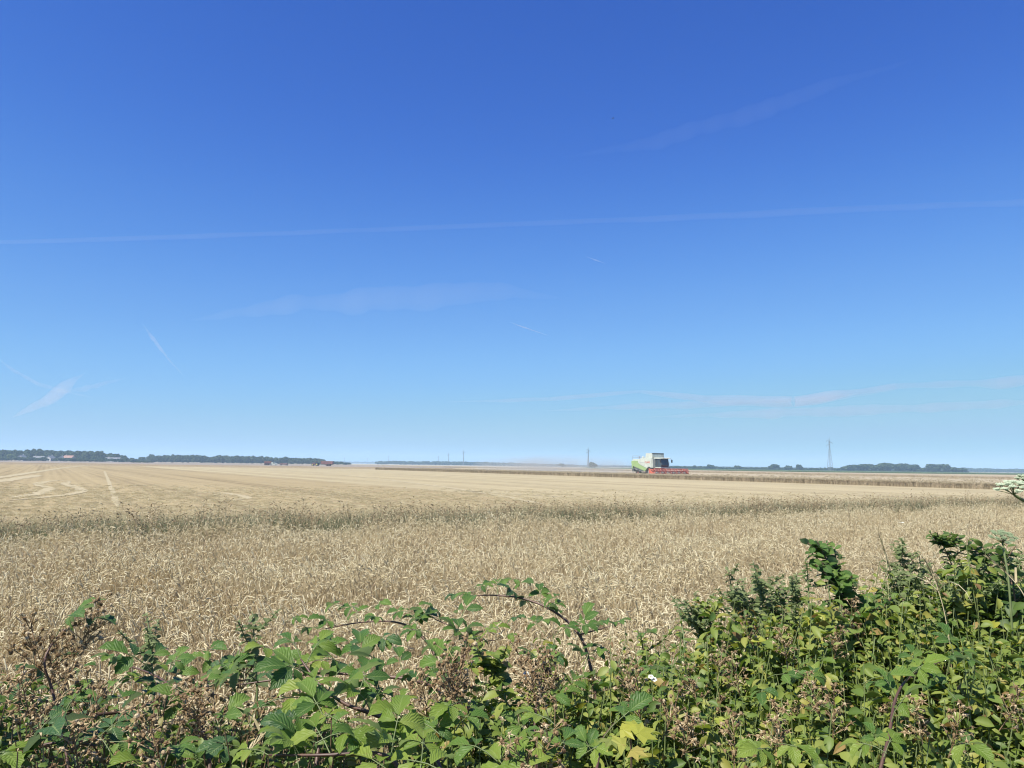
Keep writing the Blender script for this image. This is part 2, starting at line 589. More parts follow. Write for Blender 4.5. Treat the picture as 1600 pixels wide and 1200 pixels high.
def blade(mb, base, direction, L, w, bend, seg=4, mi=0):
    """thin curved grass blade"""
    d = Vector(direction).normalized()
    side = Vector((-d.y, d.x, 0))
    side = side.normalized() if side.length > 1e-4 else Vector((1, 0, 0))
    h = Vector((d.x, d.y, 0)); h = h.normalized() if h.length > 1e-4 else Vector((0, 1, 0))
    vs, fs = [], []
    p = Vector(base); ang = math.asin(max(-1, min(1, d.z)))
    for i in range(seg + 1):
        ww = w * (1 - (i / seg) ** 1.7) * 0.5 + 0.0002
        vs += [p + side * ww, p - side * ww]
        if i: fs.append((2 * i - 2, 2 * i - 1, 2 * i + 1, 2 * i))
        p = p + (h * math.cos(ang) + Vector((0, 0, 1)) * math.sin(ang)) * (L / seg)
        ang -= bend / seg
    mb.add(vs, fs, mi)


def wheat_proto(nst, far=False):
    mb = MB()
    for k in range(nst):
        bx, by = random.gauss(0, .05), random.gauss(0, .05)
        h = random.uniform(.58, .74)
        la, lz = random.uniform(0, 6.283), random.uniform(0, .12)
        top = Vector((bx + math.cos(la) * lz, by + math.sin(la) * lz, h))
        az = la + random.gauss(0, .9)
        hd = Vector((math.cos(az), math.sin(az), 0))
        b = Vector((bx, by, 0))
        pts = [b, b.lerp(top, .5) + Vector((0, 0, .01)), top]
        # neck bends over like a crook, the ear hangs from it
        rad = random.uniform(.014, .034); tot = random.uniform(1.3, 3.3)
        if random.random() < .15: tot = random.uniform(.3, .9)
        p = top.copy(); ang = math.pi / 2 - 0.1
        for i in range(4):
            ang -= tot * .55 / 4
            p = p + (hd * math.cos(ang) + Vector((0, 0, 1)) * math.sin(ang)) * rad * .75
            pts.append(p.copy())
        mb.tube(pts, [.0021, .0019, .0016, .0015, .0014, .0014, .0014], 3, 1, cap=False)
        ear = [p.copy()]; L = random.uniform(.052, .074); seg = 6
        for i in range(seg):
            ang -= tot * .45 / seg
            p = p + (hd * math.cos(ang) + Vector((0, 0, 1)) * math.sin(ang)) * (L / seg)
            ear.append(p.copy())
        r0 = random.uniform(.0036, .0050)
        mb.tube(ear, [r0 * .5, r0 * 1.05, r0 * .85, r0 * 1.1, r0 * .85, r0 * .95, r0 * .3], 5, 0)
        if not far:
            for q in range(random.choice((0, 1, 1, 2))):
                a2 = random.uniform(0, 6.283)
                blade(mb, b.lerp(top, random.uniform(.4, .9)), (math.cos(a2), math.sin(a2), random.uniform(.2, 1.2)), random.uniform(.10, .2), .007, random.uniform(1.5, 3.2), 4, 1)
    return mb.mesh('wheat_clump', [M_head, M_straw], smooth=True)


SB = lambda x: 16.3 + 0.585 * x           # near edge of the rough grass strip that divides the fields


def hedge_back(x):
    return max(2.28, 2.42 + 0.50 * max(x, -1.0)) if x < 3.0 else 3.9


pts = []
y = 2.3
while y < 33:
    dens = 145 if y < 7 else (125 if y < 12 else 100)
    dy = 0.25
    x0, x1 = -0.72 * y - 2.0, 0.72 * y + 2.0
    n = int(dens * dy * (x1 - x0))
    xs = rng.uniform(x0, x1, n); ys = rng.uniform(y, y + dy, n)
    for a, b in zip(xs, ys):
        if b < SB(a) + rng.normal(0, .12) and b > max(2.3, hedge_back(a) + .15):
            pts.append((a, b, 0))
    y += dy
pts = np.array(pts)
n = len(pts)
# height varies in patches: some lodged, some gaps
hv = 1 + 0.08 * np.sin(pts[:, 0] * 2.1 + 1.9 * np.sin(pts[:, 1] * 1.3)) + 0.07 * np.sin(pts[:, 1] * 2.9 + pts[:, 0] * .9) + .06 * np.sin(pts[:, 0] * 4.7 - pts[:, 1] * 3.1)
wrot = np.zeros((n, 3))                      # neighbours lean together
for k_ in range(n):
    x_, y_ = pts[k_, 0], pts[k_, 1]
    tx = .17 * math.sin(x_ * 1.9 + 2 * math.sin(y_ * 1.1)) + random.gauss(0, .09)
    ty = .17 * math.sin(y_ * 2.3 + 2 * math.sin(x_ * .9) + 1) + .06 + random.gauss(0, .09)
    e_ = (Matrix.Rotation(tx, 3, 'X') @ Matrix.Rotation(ty, 3, 'Y') @ Matrix.Rotation(random.gauss(0, 1.1) + 1.5 * math.sin(x_ * .8 + y_ * .6), 3, 'Z')).to_euler()
    wrot[k_] = e_[:]
sx = rng.uniform(.9, 1.12, n)
keep = rng.random(n) > 0.16 * (1 + np.sin(pts[:, 0] * 2.3 + 3 * np.sin(pts[:, 1] * 1.1)))
scl = np.stack([sx, sx, hv * rng.uniform(.88, 1.06, n)], 1)
protos = [wheat_proto(4) for k in range(16)]
for k in range(3):                           # odd taller dead weeds among the wheat
    mb = MB()
    for q in range(3):
        a_ = random.uniform(0, 6.28); t_ = Vector((math.cos(a_) * .1, math.sin(a_) * .1, random.uniform(.8, 1.0)))
        mb.tube([(0, 0, 0), t_ * .5, t_], [.002, .0017, .001], 3, 0, cap=False)
        for w_ in range(16):
            p_ = t_ * random.uniform(.72, 1); b_ = random.uniform(0, 6.28)
            blade(mb, p_, (math.cos(b_), math.sin(b_), 1.2), .05, .006, .6, 2, 0)
    protos.append(mb.mesh('dead_weed', M_seed))
widx = np.where(rng.random(n) < .012, rng.integers(16, 19, n), rng.integers(0, 16, n))
scatter('wheat_crop', pts[keep], wrot[keep], scl[keep], widx[keep], protos,
        'ripe standing wheat with drooping ears between the hedge and the grass strip', 'wheat')


def grass_proto(green):
    mb = MB()
    for k in range(30 if green else 12):
        a = random.uniform(0, 6.283)
        blade(mb, (random.gauss(0, .05), random.gauss(0, .05), 0), (math.cos(a) * .2, math.sin(a) * .2, 1), random.uniform(.66, 1.04), random.uniform(.004, .007), random.uniform(.2, .9), 4, 0)
    for k in range(1 if green else 7):
        a = random.uniform(0, 6.283); l = random.uniform(0, .16); h = random.uniform(.75, 1.05)
        b = Vector((random.gauss(0, .05), random.gauss(0, .05), 0)); t = b + Vector((math.cos(a) * l, math.sin(a) * l, h))
        e = t + Vector((math.cos(a) * .06, math.sin(a) * .06, .03))
        mb.tube([b, b.lerp(t, .6), t, e], .0015, 3, 1, cap=False)
        mb.tube([t, t.lerp(e, .5), e], [.003, .009, .002], 4, 1)
        for q in range(3):
            a3 = random.uniform(0, 6.283)
            blade(mb, b.lerp(t, random.uniform(.8, 1)), (math.cos(a3), math.sin(a3), .8), .07, .006, 1.5, 2, 1)
    return mb.mesh('grass_tuft', [M_grass, M_seed], smooth=True)


gp = [grass_proto(True) for k in range(5)] + [grass_proto(False) for k in range(4)]
gd = Vector((1, .585, 0)).normalized(); gn = Vector((-gd.y, gd.x, 0))
n = 10000
tt = rng.uniform(-16, 36, n); ww = rng.uniform(-.15, 1.55, n) + rng.normal(0, .10, n)
pts = np.array([Vector((0, 16.3, 0)) + gd * a + gn * b for a, b in zip(tt, ww)])
greenish = rng.random(n) < np.where(ww > 1.4, .78, np.where(ww < .1, .7, .95))
idx = np.where(greenish, rng.integers(0, 5, n), rng.integers(5, 9, n))
s = rng.uniform(.86, 1.10, n) * (1 + .02 * np.sin(tt * .9) + .02 * np.sin(tt * 2.3))
scatter('rough_grass', pts, rots(n, .12), np.stack([s, s, s * rng.uniform(.8, 1.08, n)], 1), idx, gp,
        'strip of tall rough green grass between the wheat and the stubble', 'grass')


def stubble_proto():
    mb = MB()
    for k in range(9):
        b = Vector((random.uniform(-.3, .3), random.gauss(0, .05), 0)); h = random.uniform(.02, .06)
        mb.tube([b, b + Vector((random.gauss(0, .025), random.gauss(0, .025), h))], .0035, 3, 0, cap=False)
    for k in range(14):
        a = random.uniform(0, 6.283)
        c = Vector((random.uniform(-.3, .3), random.gauss(0, .12), random.uniform(.01, .05)))
        d = Vector((math.cos(a), math.sin(a), random.gauss(0, .15))) * random.uniform(.06, .16)
        mb.tube([c - d, c + d], .0035, 3, 0, cap=False)
    return mb.mesh('stubble_row', M_stub)


TR = np.array(TRACKS)
sp = [stubble_proto() for k in range(6)]
pts = []
ang = math.atan2(U.y, U.x)
for pr in np.arange(-22, 84, 0.30):
    ss = np.arange(-110, 12, 0.55) + rng.uniform(-.1, .1)
    for s_ in ss:
        q = U * float(s_) + PP * (pr + random.gauss(0, .10))
        if q.y < 8 or q.y > 62 or abs(q.x) > .70 * q.y + 2.5: continue
        if q.y < SB(q.x) + 2.0: continue
        if random.random() < (q.y - 14) / 48: continue
        if random.random() < .10: continue
        if random.random() < .8 and np.any((TR[:, 0] - q.x) ** 2 + (TR[:, 1] - q.y) ** 2 < TR[:, 2] ** 2): continue
        pts.append(q)
n = len(pts)
rr = np.stack([np.zeros(n), np.zeros(n), ang + rng.normal(0, .06, n) + math.pi * rng.integers(0, 2, n)], 1)
s = rng.uniform(.8, 1.2, n)
scatter('stubble', np.array(pts), rr, np.stack([np.ones(n), np.ones(n), s], 1), rng.integers(0, 6, n), sp,
        'short cut straw stubble standing in rows beyond the grass strip', 'stubble')


# standing crop still to be cut: body of the stand plus stalks along its edges
def crop_body(mb, s0, s1, p0, p1, h, stp=2.5):
    ns = max(2, int((s1 - s0) / stp)); npp = max(2, int((p1 - p0) / stp))
    vs = []; fs = []
    for i in range(ns + 1):
        for j in range(npp + 1):
            vs.append(rowpt(s0 + (s1 - s0) * i / ns, p0 + (p1 - p0) * j / npp, h + random.gauss(0, .025)))
    for i in range(ns):
        for j in range(npp):
            a = i * (npp + 1) + j
            fs.append((a, a + 1, a + npp + 2, a + npp + 1))
    nb = len(vs)
    rim = [i * (npp + 1) for i in range(ns + 1)] + [ns * (npp + 1) + j for j in range(1, npp + 1)] + [i * (npp + 1) + npp for i in range(ns - 1, -1, -1)] + [j for j in range(npp - 1, 0, -1)]
    for r_ in rim:
        v = vs[r_].copy(); v.z = 0; vs.append(v)
    for k in range(len(rim)):
        k2 = (k + 1) % len(rim)
        fs.append((rim[k2], rim[k], nb + k, nb + k2))
    mb.add(vs, fs)


def crop_mat():
    m, nt, b = new_mat('standing_crop')
    ge = nt.nodes.new('ShaderNodeNewGeometry')
    tc = nt.nodes.new('ShaderNodeTexCoord')
    sp_ = nt.nodes.new('ShaderNodeSeparateXYZ'); nt.links.new(tc.outputs['Object'], sp_.inputs[0])
    hgt = math_node(nt, 'MULTIPLY', sp_.outputs[2], 1.6)
    f = noise(nt, tc.outputs['Object'], 5.0, 5, .7)
    ears = ramp(nt, f, [(0.3, (.29, .25, .17)), (0.65, (.40, .355, .25))])
    stalks = ramp(nt, f, [(0.3, (.225, .18, .125)), (0.65, (.33, .275, .19))])
    k = math_node(nt, 'MINIMUM', math_node(nt, 'MAXIMUM', math_node(nt, 'MULTIPLY_ADD', hgt, 4.0, -3.0), 0), 1)
    nt.links.new(mix_rgb(nt, k, stalks, ears), b.inputs['Base Color'])
    b.inputs['Roughness'].default_value = .95
    b.inputs['Specular IOR Level'].default_value = .1
    bp = nt.nodes.new('ShaderNodeBump'); bp.inputs['Strength'].default_value = 1; bp.inputs['Distance'].default_value = .1
    nt.links.new(f, bp.inputs['Height']); nt.links.new(bp.outputs[0], b.inputs['Normal'])
    return m


M_crop = crop_mat()
COMB_S, COMB_P = -114.4, 101.6          # where the harvester stands, in row coordinates
mb = MB()
crop_body(mb, -218, 14, 84, 96.9, .56)
crop_body(mb, COMB_S + 4.9, 14, 96.95, 106.25, .56)
crop_body(mb, -235, 14, 106.3, 140, .56)
tag(mb.build('standing_wheat', M_crop), 'uncut block of ripe wheat around the harvester', 'wheat', kind='stuff')
mb = MB(); crop_body(mb, -520, -20, 205, 285, .5, 6)
tag(mb.build('standing_wheat', M_crop), 'farther uncut block of ripe wheat before the green field', 'wheat', kind='stuff')
mb = MB()
for (x0, x1, y0, y1, h) in ((-420, -14, 266, 276, .5), (-420, -30, 243, 249, .28)):
    vs = []; fs = []
    nx = 90
    for i in range(nx + 1):
        x = x0 + (x1 - x0) * i / nx; hh = h * random.uniform(.8, 1.1)
        vs += [(x, y0, 0), (x, y0 + .1, hh), (x, y1, hh), (x, y1, 0)]
        if i:
            a = 4 * i - 4
            fs += [(a, a + 4, a + 5, a + 1), (a + 1, a + 5, a + 6, a + 2), (a + 2, a + 6, a + 7, a + 3)]
    mb.add(vs, fs)
tag(mb.build('standing_wheat', M_crop), 'thin brown strips of uncut wheat across the far left field', 'wheat', kind='stuff')


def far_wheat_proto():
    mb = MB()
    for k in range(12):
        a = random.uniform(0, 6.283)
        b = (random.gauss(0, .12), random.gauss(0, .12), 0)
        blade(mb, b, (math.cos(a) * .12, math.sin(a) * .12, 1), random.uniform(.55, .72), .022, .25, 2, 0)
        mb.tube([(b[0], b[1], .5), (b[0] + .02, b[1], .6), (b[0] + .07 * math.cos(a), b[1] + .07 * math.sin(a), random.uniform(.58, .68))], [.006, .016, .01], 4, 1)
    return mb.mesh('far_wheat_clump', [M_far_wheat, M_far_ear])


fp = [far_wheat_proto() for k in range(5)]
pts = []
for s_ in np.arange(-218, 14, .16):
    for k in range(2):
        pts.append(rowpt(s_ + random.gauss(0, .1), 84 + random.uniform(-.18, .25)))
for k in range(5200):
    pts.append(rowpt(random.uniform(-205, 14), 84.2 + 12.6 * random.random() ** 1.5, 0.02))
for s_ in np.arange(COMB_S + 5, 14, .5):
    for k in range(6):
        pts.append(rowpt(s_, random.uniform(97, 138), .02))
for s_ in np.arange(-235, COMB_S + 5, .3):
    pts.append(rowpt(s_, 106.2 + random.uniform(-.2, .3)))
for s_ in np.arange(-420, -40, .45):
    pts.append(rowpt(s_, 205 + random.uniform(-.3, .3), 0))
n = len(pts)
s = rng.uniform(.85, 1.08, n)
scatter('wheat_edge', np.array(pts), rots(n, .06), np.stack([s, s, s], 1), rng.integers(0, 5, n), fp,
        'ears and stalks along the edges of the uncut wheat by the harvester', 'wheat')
# ------------------------------------------------------------------ trees
def crown_mesh(mat, w=1.0, h=1.0, nl=10, per=120, base=.12, leaf=.055, pointy=False):
    """crown of unit height, about w wide, made of leaf clumps"""
    mb = MB()
    for k in range(nl):
        if pointy:
            z = random.uniform(.1, .9); r = (.95 - z) * .5 * w + .03; x = random.gauss(0, .05 * w); y = random.gauss(0, .05 * w)
        else:
            a = random.uniform(0, 6.283); rr = random.uniform(0, .34) * w
            z = random.uniform(base + .22, .80 - .3 * rr / w); r = random.uniform(.15, .23) * (.6 + .4 * w)
            x, y = math.cos(a) * rr, math.sin(a) * rr
        c = Vector((x, y, z))
        mb.ball(c, r * .72, 0, 7, 5)
        for q in range(per):
            n = Vector((random.gauss(0, 1), random.gauss(0, 1), random.gauss(.15, 1))).normalized()
            p = c + n * r * random.uniform(.72, 1.08)
            if p.z < base: p.z = base + random.uniform(0, .08)
            t = (n + Vector((random.gauss(0, .5), random.gauss(0, .5), random.gauss(0, .5)))).normalized()
            u = t.orthogonal().normalized(); v = t.cross(u); s = leaf * random.uniform(.6, 1.3)
            mb.add([p - u * s - v * s * .6, p + u * s - v * s * .5, p + u * s * .7 + v * s, p - u * s * .8 + v * s * .7], [(0, 1, 2, 3)])
    return mb.mesh('crown', mat)


def trunk_mesh():
    mb = MB()
    mb.tube([(0, 0, -.02), (.005, 0, .12), (0, .01, .3), (.02, 0, .6)], [.045, .032, .026, .008], 7)
    for k in range(5):
        a = k * 1.26 + random.random(); z = random.uniform(.16, .34)
        mb.tube([(0, 0, z), (math.cos(a) * .1, math.sin(a) * .1, z + .12), (math.cos(a) * .22, math.sin(a) * .22, z + .25)], [.02, .013, .004], 5)
    return mb.mesh('trunk', M_bark)


CROWN = [crown_mesh(M_tree, 1.0), crown_mesh(M_tree, 1.25), crown_mesh(M_tree, 1.5, nl=13), crown_mesh(M_tree, .8)]
CROWN_L = crown_mesh(M_treel, 1.2)
CROWN_P = crown_mesh(M_tree, .45, nl=14, per=80, leaf=.04, pointy=True)
TRUNK = [trunk_mesh() for k in range(3)]


def tree(name, px, d, h, wpx, label, crown=None, group=None, loc=None):
    w = wpx * d / FPX                                   # real width
    loc = loc or (X(px, d), d, 0)
    t = empty(name, loc, label, 'tree', group)
    cm = crown or random.choice(CROWN)
    ext = max(v.co.x for v in cm.vertices) - min(v.co.x for v in cm.vertices)
    rz = random.uniform(0, 6.28)
    for nm, me in (('trunk', random.choice(TRUNK)), ('crown', cm)):
        o = bpy.data.objects.new(nm, me); col.objects.link(o); o.parent = t
        k = w / ext if nm == 'crown' else h
        o.scale = (k, k, h); o.rotation_euler = (0, 0, rz)
    return t


# copse on the right, from its left end to its right end
cop = [(1332, 25, 7.2, 'leftmost low round tree of the dark copse beyond the green field'),
       (1353, 25, 8.4, 'broad dome-shaped oak second from the left in the right-hand copse'),
       (1374, 23, 8.8, 'dark round tree third from the left in the right-hand copse'),
       (1391, 18, 9.6, 'tall tree just left of the copse middle, its top bulging above neighbours'),
       (1410, 19, 9.6, 'tall round-topped tree at the middle of the right-hand copse'),
       (1429, 22, 8.0, 'wide tree right of the tallest crowns in the copse'),
       (1446, 11, 5.4, 'small tree in the dip between two broad copse trees'),
       (1464, 27, 9.4, 'broadest domed tree near the right end of the copse'),
       (1482, 17, 7.6, 'round tree closing the right end of the dense copse'),
       (1497, 17, 5.2, 'low pale bushy tree just past the right end of the copse')]
for k_, (px, w, h, lb) in enumerate(cop):
    tree('oak_tree', px, 850 + random.uniform(-6, 6), h * 1.12, w * 1.5, lb, CROWN[k_ % 3], 'trees of the copse on the right')
tree('poplar_tree', 1504, 858, 6.6, 6, 'narrow upright tree beside the low bushy one right of the copse', CROWN_P)
tree('oak_tree', 925, 640, 5.6, 17, 'lone rounded tree standing by the single-pole pylon left of the harvester', CROWN[2])
iso = [(1085, 6, 4.4, 'tiny bump of a tree in the hedge line just right of the harvester'),
       (1110, 9, 5.4, 'small round tree second along the hedge line right of the harvester'),
       (1154, 9, 4.6, 'low tree in the hedge line midway between harvester and lattice pylon'),
       (1210, 14, 6.2, 'broad rounded tree alone left of the lattice pylon'),
       (1229, 8, 5.4, 'left of two small close trees between two rounded lone trees'),
       (1236, 7, 4.8, 'right of two small close trees between two rounded lone trees'),
       (1248, 11, 7.0, 'peaked rounded tree nearest to the lattice pylon on its left'),
       (1298, 10, 4.4, 'low rounded tree at the foot of the lattice pylon')]
for px, w, h, lb in iso:
    tree('field_tree', px, 890, h * 1.15, w * 1.15, lb)
tree('poplar_tree', 1282, 880, 4.6, 2.5, 'left of two thin columnar trees beside the lattice pylon', CROWN_P)
tree('poplar_tree', 1289, 880, 5.4, 2.5, 'right, taller of two thin columnar trees beside the lattice pylon', CROWN_P)
tree('pale_tree', 17 * 1.0, 660, 6.4, 15, 'light green round tree before the dark wood at the far left', CROWN_L)
for k, (px, h) in enumerate(((-8, 10.5), (2, 11.6), (8, 10.8))):
    tree('conifer_tree', px, 690, h, 9, ['dark conifer cut by the left edge of the picture', 'tallest dark conifer at the left edge of the picture', 'right one of the dark conifers at the left edge'][k], CROWN_P, 'conifers at the left edge')
tree('field_tree', 207, 760, 4.6, 9, 'small lone tree in the gap between the two left woods', CROWN[0])
tree('field_tree', 222, 765, 6.0, 13, 'round tree at the gap, touching the second left wood', CROWN[1])
tree('field_tree', 878, 900, 5.2, 12, 'small rounded tree at the right end of the centre wood', CROWN[1])


def wood(name, runs, label):
    """far wood that reads as one mass: (px0, px1, d, h0, h1, spacing px, rows)"""
    protos = CROWN + [CROWN[2]]
    pts, sc_, ix = [], [], []
    for px0, px1, d, h0, h1, stp, rows in runs:
        for r_ in range(rows):
            px = px0 + random.uniform(0, stp)
            while px < px1:
                t = (px - px0) / (px1 - px0)
                dd = d + r_ * 14 + random.uniform(-5, 5)
                h = (h0 + (h1 - h0) * t) * random.uniform(.80, 1.08)
                w = stp * 2.3 * d / FPX * random.uniform(.8, 1.25)
                pts.append((X(px, dd), dd, -h * .1)); sc_.append((w, w, h * 1.1)); ix.append(random.randrange(5))
                px += stp * random.uniform(.6, 1.4)
    n = len(pts)
    rr = np.zeros((n, 3)); rr[:, 2] = rng.uniform(0, 6.28, n)
    return scatter(name, np.array(pts), rr, np.array(sc_), ix, protos, label, 'wood')


wood('far_wood', [(-60, 60, 700, 10.2, 10.6, 7, 3), (60, 150, 705, 10.6, 10.2, 7, 3), (150, 192, 710, 9.6, 7.0, 6, 3), (185, 240, 760, 3.0, 3.4, 5, 2)],
     'dark wood behind the houses at the far left')
wood('far_wood', [(234, 318, 760, 8.3, 8.3, 6, 3), (312, 345, 770, 6.0, 7.8, 6, 3), (340, 400, 775, 8.2, 7.6, 6, 3), (395, 505, 780, 8.0, 6.0, 6, 3), (500, 545, 800, 4.6, 2.6, 5, 2)],
     'long level dark wood behind the red farm machines')
wood('far_wood', [(590, 700, 1500, 7.0, 8.2, 5, 3), (690, 800, 1500, 8.4, 7.2, 5, 3), (800, 900, 1500, 7.2, 4.4, 5, 3), (900, 1000, 1700, 3.6, 4.2, 4, 2)],
     'faint blue-grey wood on the horizon left of the dust')
wood('hedgerow', [(1040, 1130, 905, 3.6, 3.6, 4, 2), (1130, 1330, 905, 3.2, 3.4, 4, 2), (1320, 1500, 870, 2.6, 2.6, 4, 1)],
     'low dark hedge line behind the green field on the right')
wood('far_wood', [(1490, 1680, 1500, 8.6, 7.4, 6, 3), (1000, 1330, 2000, 6, 6, 5, 2)],
     'blue-grey wood on the horizon at the far right')
wood('far_wood', [(530, 1000, 3300, 9, 9, 5, 2), (-200, 540, 2600, 8, 8, 5, 1), (990, 1800, 3300, 9, 9, 5, 2)],
     'faintest woods along the horizon')
wood('hedgerow', [(20, 70, 660, 3.9, 3.6, 5, 1), (84, 195, 662, 3.5, 3.4, 5, 1), (205, 235, 600, 1.3, 1.3, 4, 1)],
     'low garden hedges before the far left houses')

# ------------------------------------------------------------------ houses in the left wood
M_wallw = plain('white_render', (.48, .47, .45), .8)
M_wallc = plain('cream_render', (.36, .33, .28), .8)
M_roof = plain('roof_tile', (.30, .17, .13), .8, 0, .2, 1)
M_slate = plain('slate_roof', (.16, .17, .19), .6, 0, .2, 1)
M_glass = plain('dark_glass', (.03, .04, .05), .15)


def house(px, d, L, W, H, rh, rz, wall, roof, label):
    t = empty('house', (X(px, d), d, 0), label, 'house', 'houses before the left wood', rz)
    mb = MB(); mb.prism([(-W / 2, 0), (W / 2, 0), (W / 2, H), (0, H + rh), (-W / 2, H)], -L / 2, L / 2); mb.part('wall', wall, t)
    mb = MB()
    for s in (-1, 1):
        a = math.atan2(rh, W / 2); ln = math.hypot(rh, W / 2) + .5
        c = Vector((s * (W / 4 + .1), 0, H + rh / 2 + .06))
        mb.box(c, (ln, L + .7, .16), 0, Matrix.Rotation(s * a, 3, 'Y'))
    ro = mb.part('roof', roof, t)
    mb = MB(); mb.box((0, L * .3, H + rh + .3), (.6, .6, 1.2)); mb.part('chimney', wall, ro)
    for k in range(3):
        mb = MB(); mb.box((-W / 2 - .02, -L * .3 + k * L * .3, H * .55), (.08, 1.1, 1.3)); mb.part('window', M_glass, t)
        mb = MB(); mb.box((W / 2 + .02, -L * .3 + k * L * .3, H * .55), (.08, 1.1, 1.3)); mb.part('window', M_glass, t)
    mb = MB(); mb.box((0, -L / 2 - .03, 1.05), (1.0, .08, 2.1)); mb.part('door', M_slate, t)
    return t


house(33, 675, 7, 5, 3.0, 2.0, R(8), M_wallw, M_slate, 'white gabled house beside the light green tree at far left')
house(60, 682, 10, 5, 2.4, 1.6, R(85), M_wallc, M_slate, 'low house half hidden by hedge left of the white-gabled pair')
house(78, 678, 6, 4.5, 2.8, 1.8, R(-5), M_wallw, M_slate, 'small white house left of the red-roofed one')
house(95, 676, 6, 4.4, 2.6, 1.6, R(14), M_wallw, M_slate, 'small white house touching the red-roofed one on its left')
house(107, 680, 9, 5, 3.0, 2.0, R(78), M_wallc, M_roof, 'red-roofed cream house before the left wood')
house(176, 686, 13, 5, 2.6, 1.2, R(88), M_wallw, M_slate, 'long white low building near the right end of the left wood')
house(1509, 846, 5, 4, 1.4, .8, R(80), M_wallw, M_slate, 'tiny white building at the right end of the copse')

# ------------------------------------------------------------------ pylons
M_steel = plain('galvanised_steel', (.20, .22, .24), .6, .1, .15, .5)
M_insul = plain('insulator', (.16, .20, .20), .3)


def pylon(px, d, H, label, rz=0.35, t=.11, slim=False):
    root = empty('lattice_pylon', (X(px, d), d, 0), label, 'pylon', 'pylons of the power line', rz)
    bw = H * (.030 if slim else .062); tw = H * .011
    zs = [0, .10, .2, .3, .4, .5, .58, .66, .73, .80, .87]
    wd = lambda f: max(tw, bw + (tw - bw) * min(1, f / .66))
    corner = lambda f, k: Vector((wd(f) * (1, -1, -1, 1)[k], wd(f) * (1, 1, -1, -1)[k], H * f))
    for k in range(4):
        mb = MB(); mb.tube([corner(f, k) for f in zs], t * 1.25, 4); mb.part('leg', M_steel, root)
    mb = MB()
    for i in range(len(zs) - 1):
        for k in range(4):
            k2 = (k + 1) % 4
            mb.tube([corner(zs[i], k), corner(zs[i + 1], k2)], t * .6, 3, cap=False)
            mb.tube([corner(zs[i], k2), corner(zs[i + 1], k)], t * .6, 3, cap=False)
            mb.tube([corner(zs[i + 1], k), corner(zs[i + 1], k2)], t * .6, 3, cap=False)
    mb.part('bracing', M_steel, root)
    mb = MB(); mb.tube([(0, 0, H * .86), (0, 0, H)], [t * 2.2, t], 4); mb.part('peak', M_steel, root)
    for s, f in ((1, .82), (-1, .75), (-1, .88)):
        L = H * .095
        mb = MB()
        for yy in (-1, 1):
            mb.tube([(s * wd(f), yy * wd(f), H * f), (s * (L + wd(f)), 0, H * (f - .008))], t, 4)
            mb.tube([(s * wd(f), yy * wd(f), H * (f + .035)), (s * (L + wd(f)), 0, H * (f - .008))], t * .8, 4)
        arm = mb.part('crossarm', M_steel, root)
        mb = MB()
        x = s * (L + wd(f)); z0 = H * (f - .008)
        for q in range(6):
            mb.ball((x, 0, z0 - .15 - q * .26), .2, 0, 6, 4, (1, 1, .5))
        mb.tube([(x, 0, z0), (x, 0, z0 - 1.7)], .05, 4)
        mb.part('insulator', M_insul, arm)
    return root


def pyl(px, ytop, d, label, **k):
    H = P(px, ytop, d).z
    return pylon(px, d, H, label, **k)


pyl(1297, 682, 880, 'tall steel lattice pylon right of the harvester', t=.12)
pyl(919, 699, 950, 'slim pylon behind the lone tree left of the harvester', slim=True, t=.16)
pyl(724, 703, 1400, 'clearest of the three pylons over the centre wood, its right one', slim=True, t=.16)
pyl(700.5, 707, 1800, 'faint middle one of three pylons over the centre wood', slim=True, t=.20)
pyl(685, 711, 2200, 'shortest, leftmost of three pylons over the centre wood', slim=True, t=.20)
pyl(607, 711, 2300, 'faint thin pylon above the left end of the centre wood', slim=True, t=.20)
pyl(574, 715, 2600, 'tiny faint pylon in the gap between the woods', slim=True, t=.16)
pyl(538, 714, 2400, 'tiny pylon at the right end of the long dark wood', slim=True, t=.16)

# ------------------------------------------------------------------ far farm machines
M_red = plain('red_paint', (.50, .135, .085), .45, 0, .15, .6)
M_redd = plain('dusty_red_paint', (.20, .085, .075), .6, 0, .2, .6)
M_blk = plain('black_rubber', (.03, .03, .03), .8)
M_wht = plain('white_paint', (.47, .51, .45), .4, 0, .10, 1.2)
M_grn = plain('lime_green_paint', (.26, .37, .15), .4, 0, .06, .6)
M_gry = plain('grey_steel', (.32, .33, .33), .5, .2, .15, .6)
M_dgry = plain('dark_steel', (.09, .10, .10), .6, .2, .15, .6)
M_yel2 = plain('yellow_rim', (.62, .50, .12), .5)
M_win = plain('tinted_glass', (.045, .065, .08), .08, 0, .1)


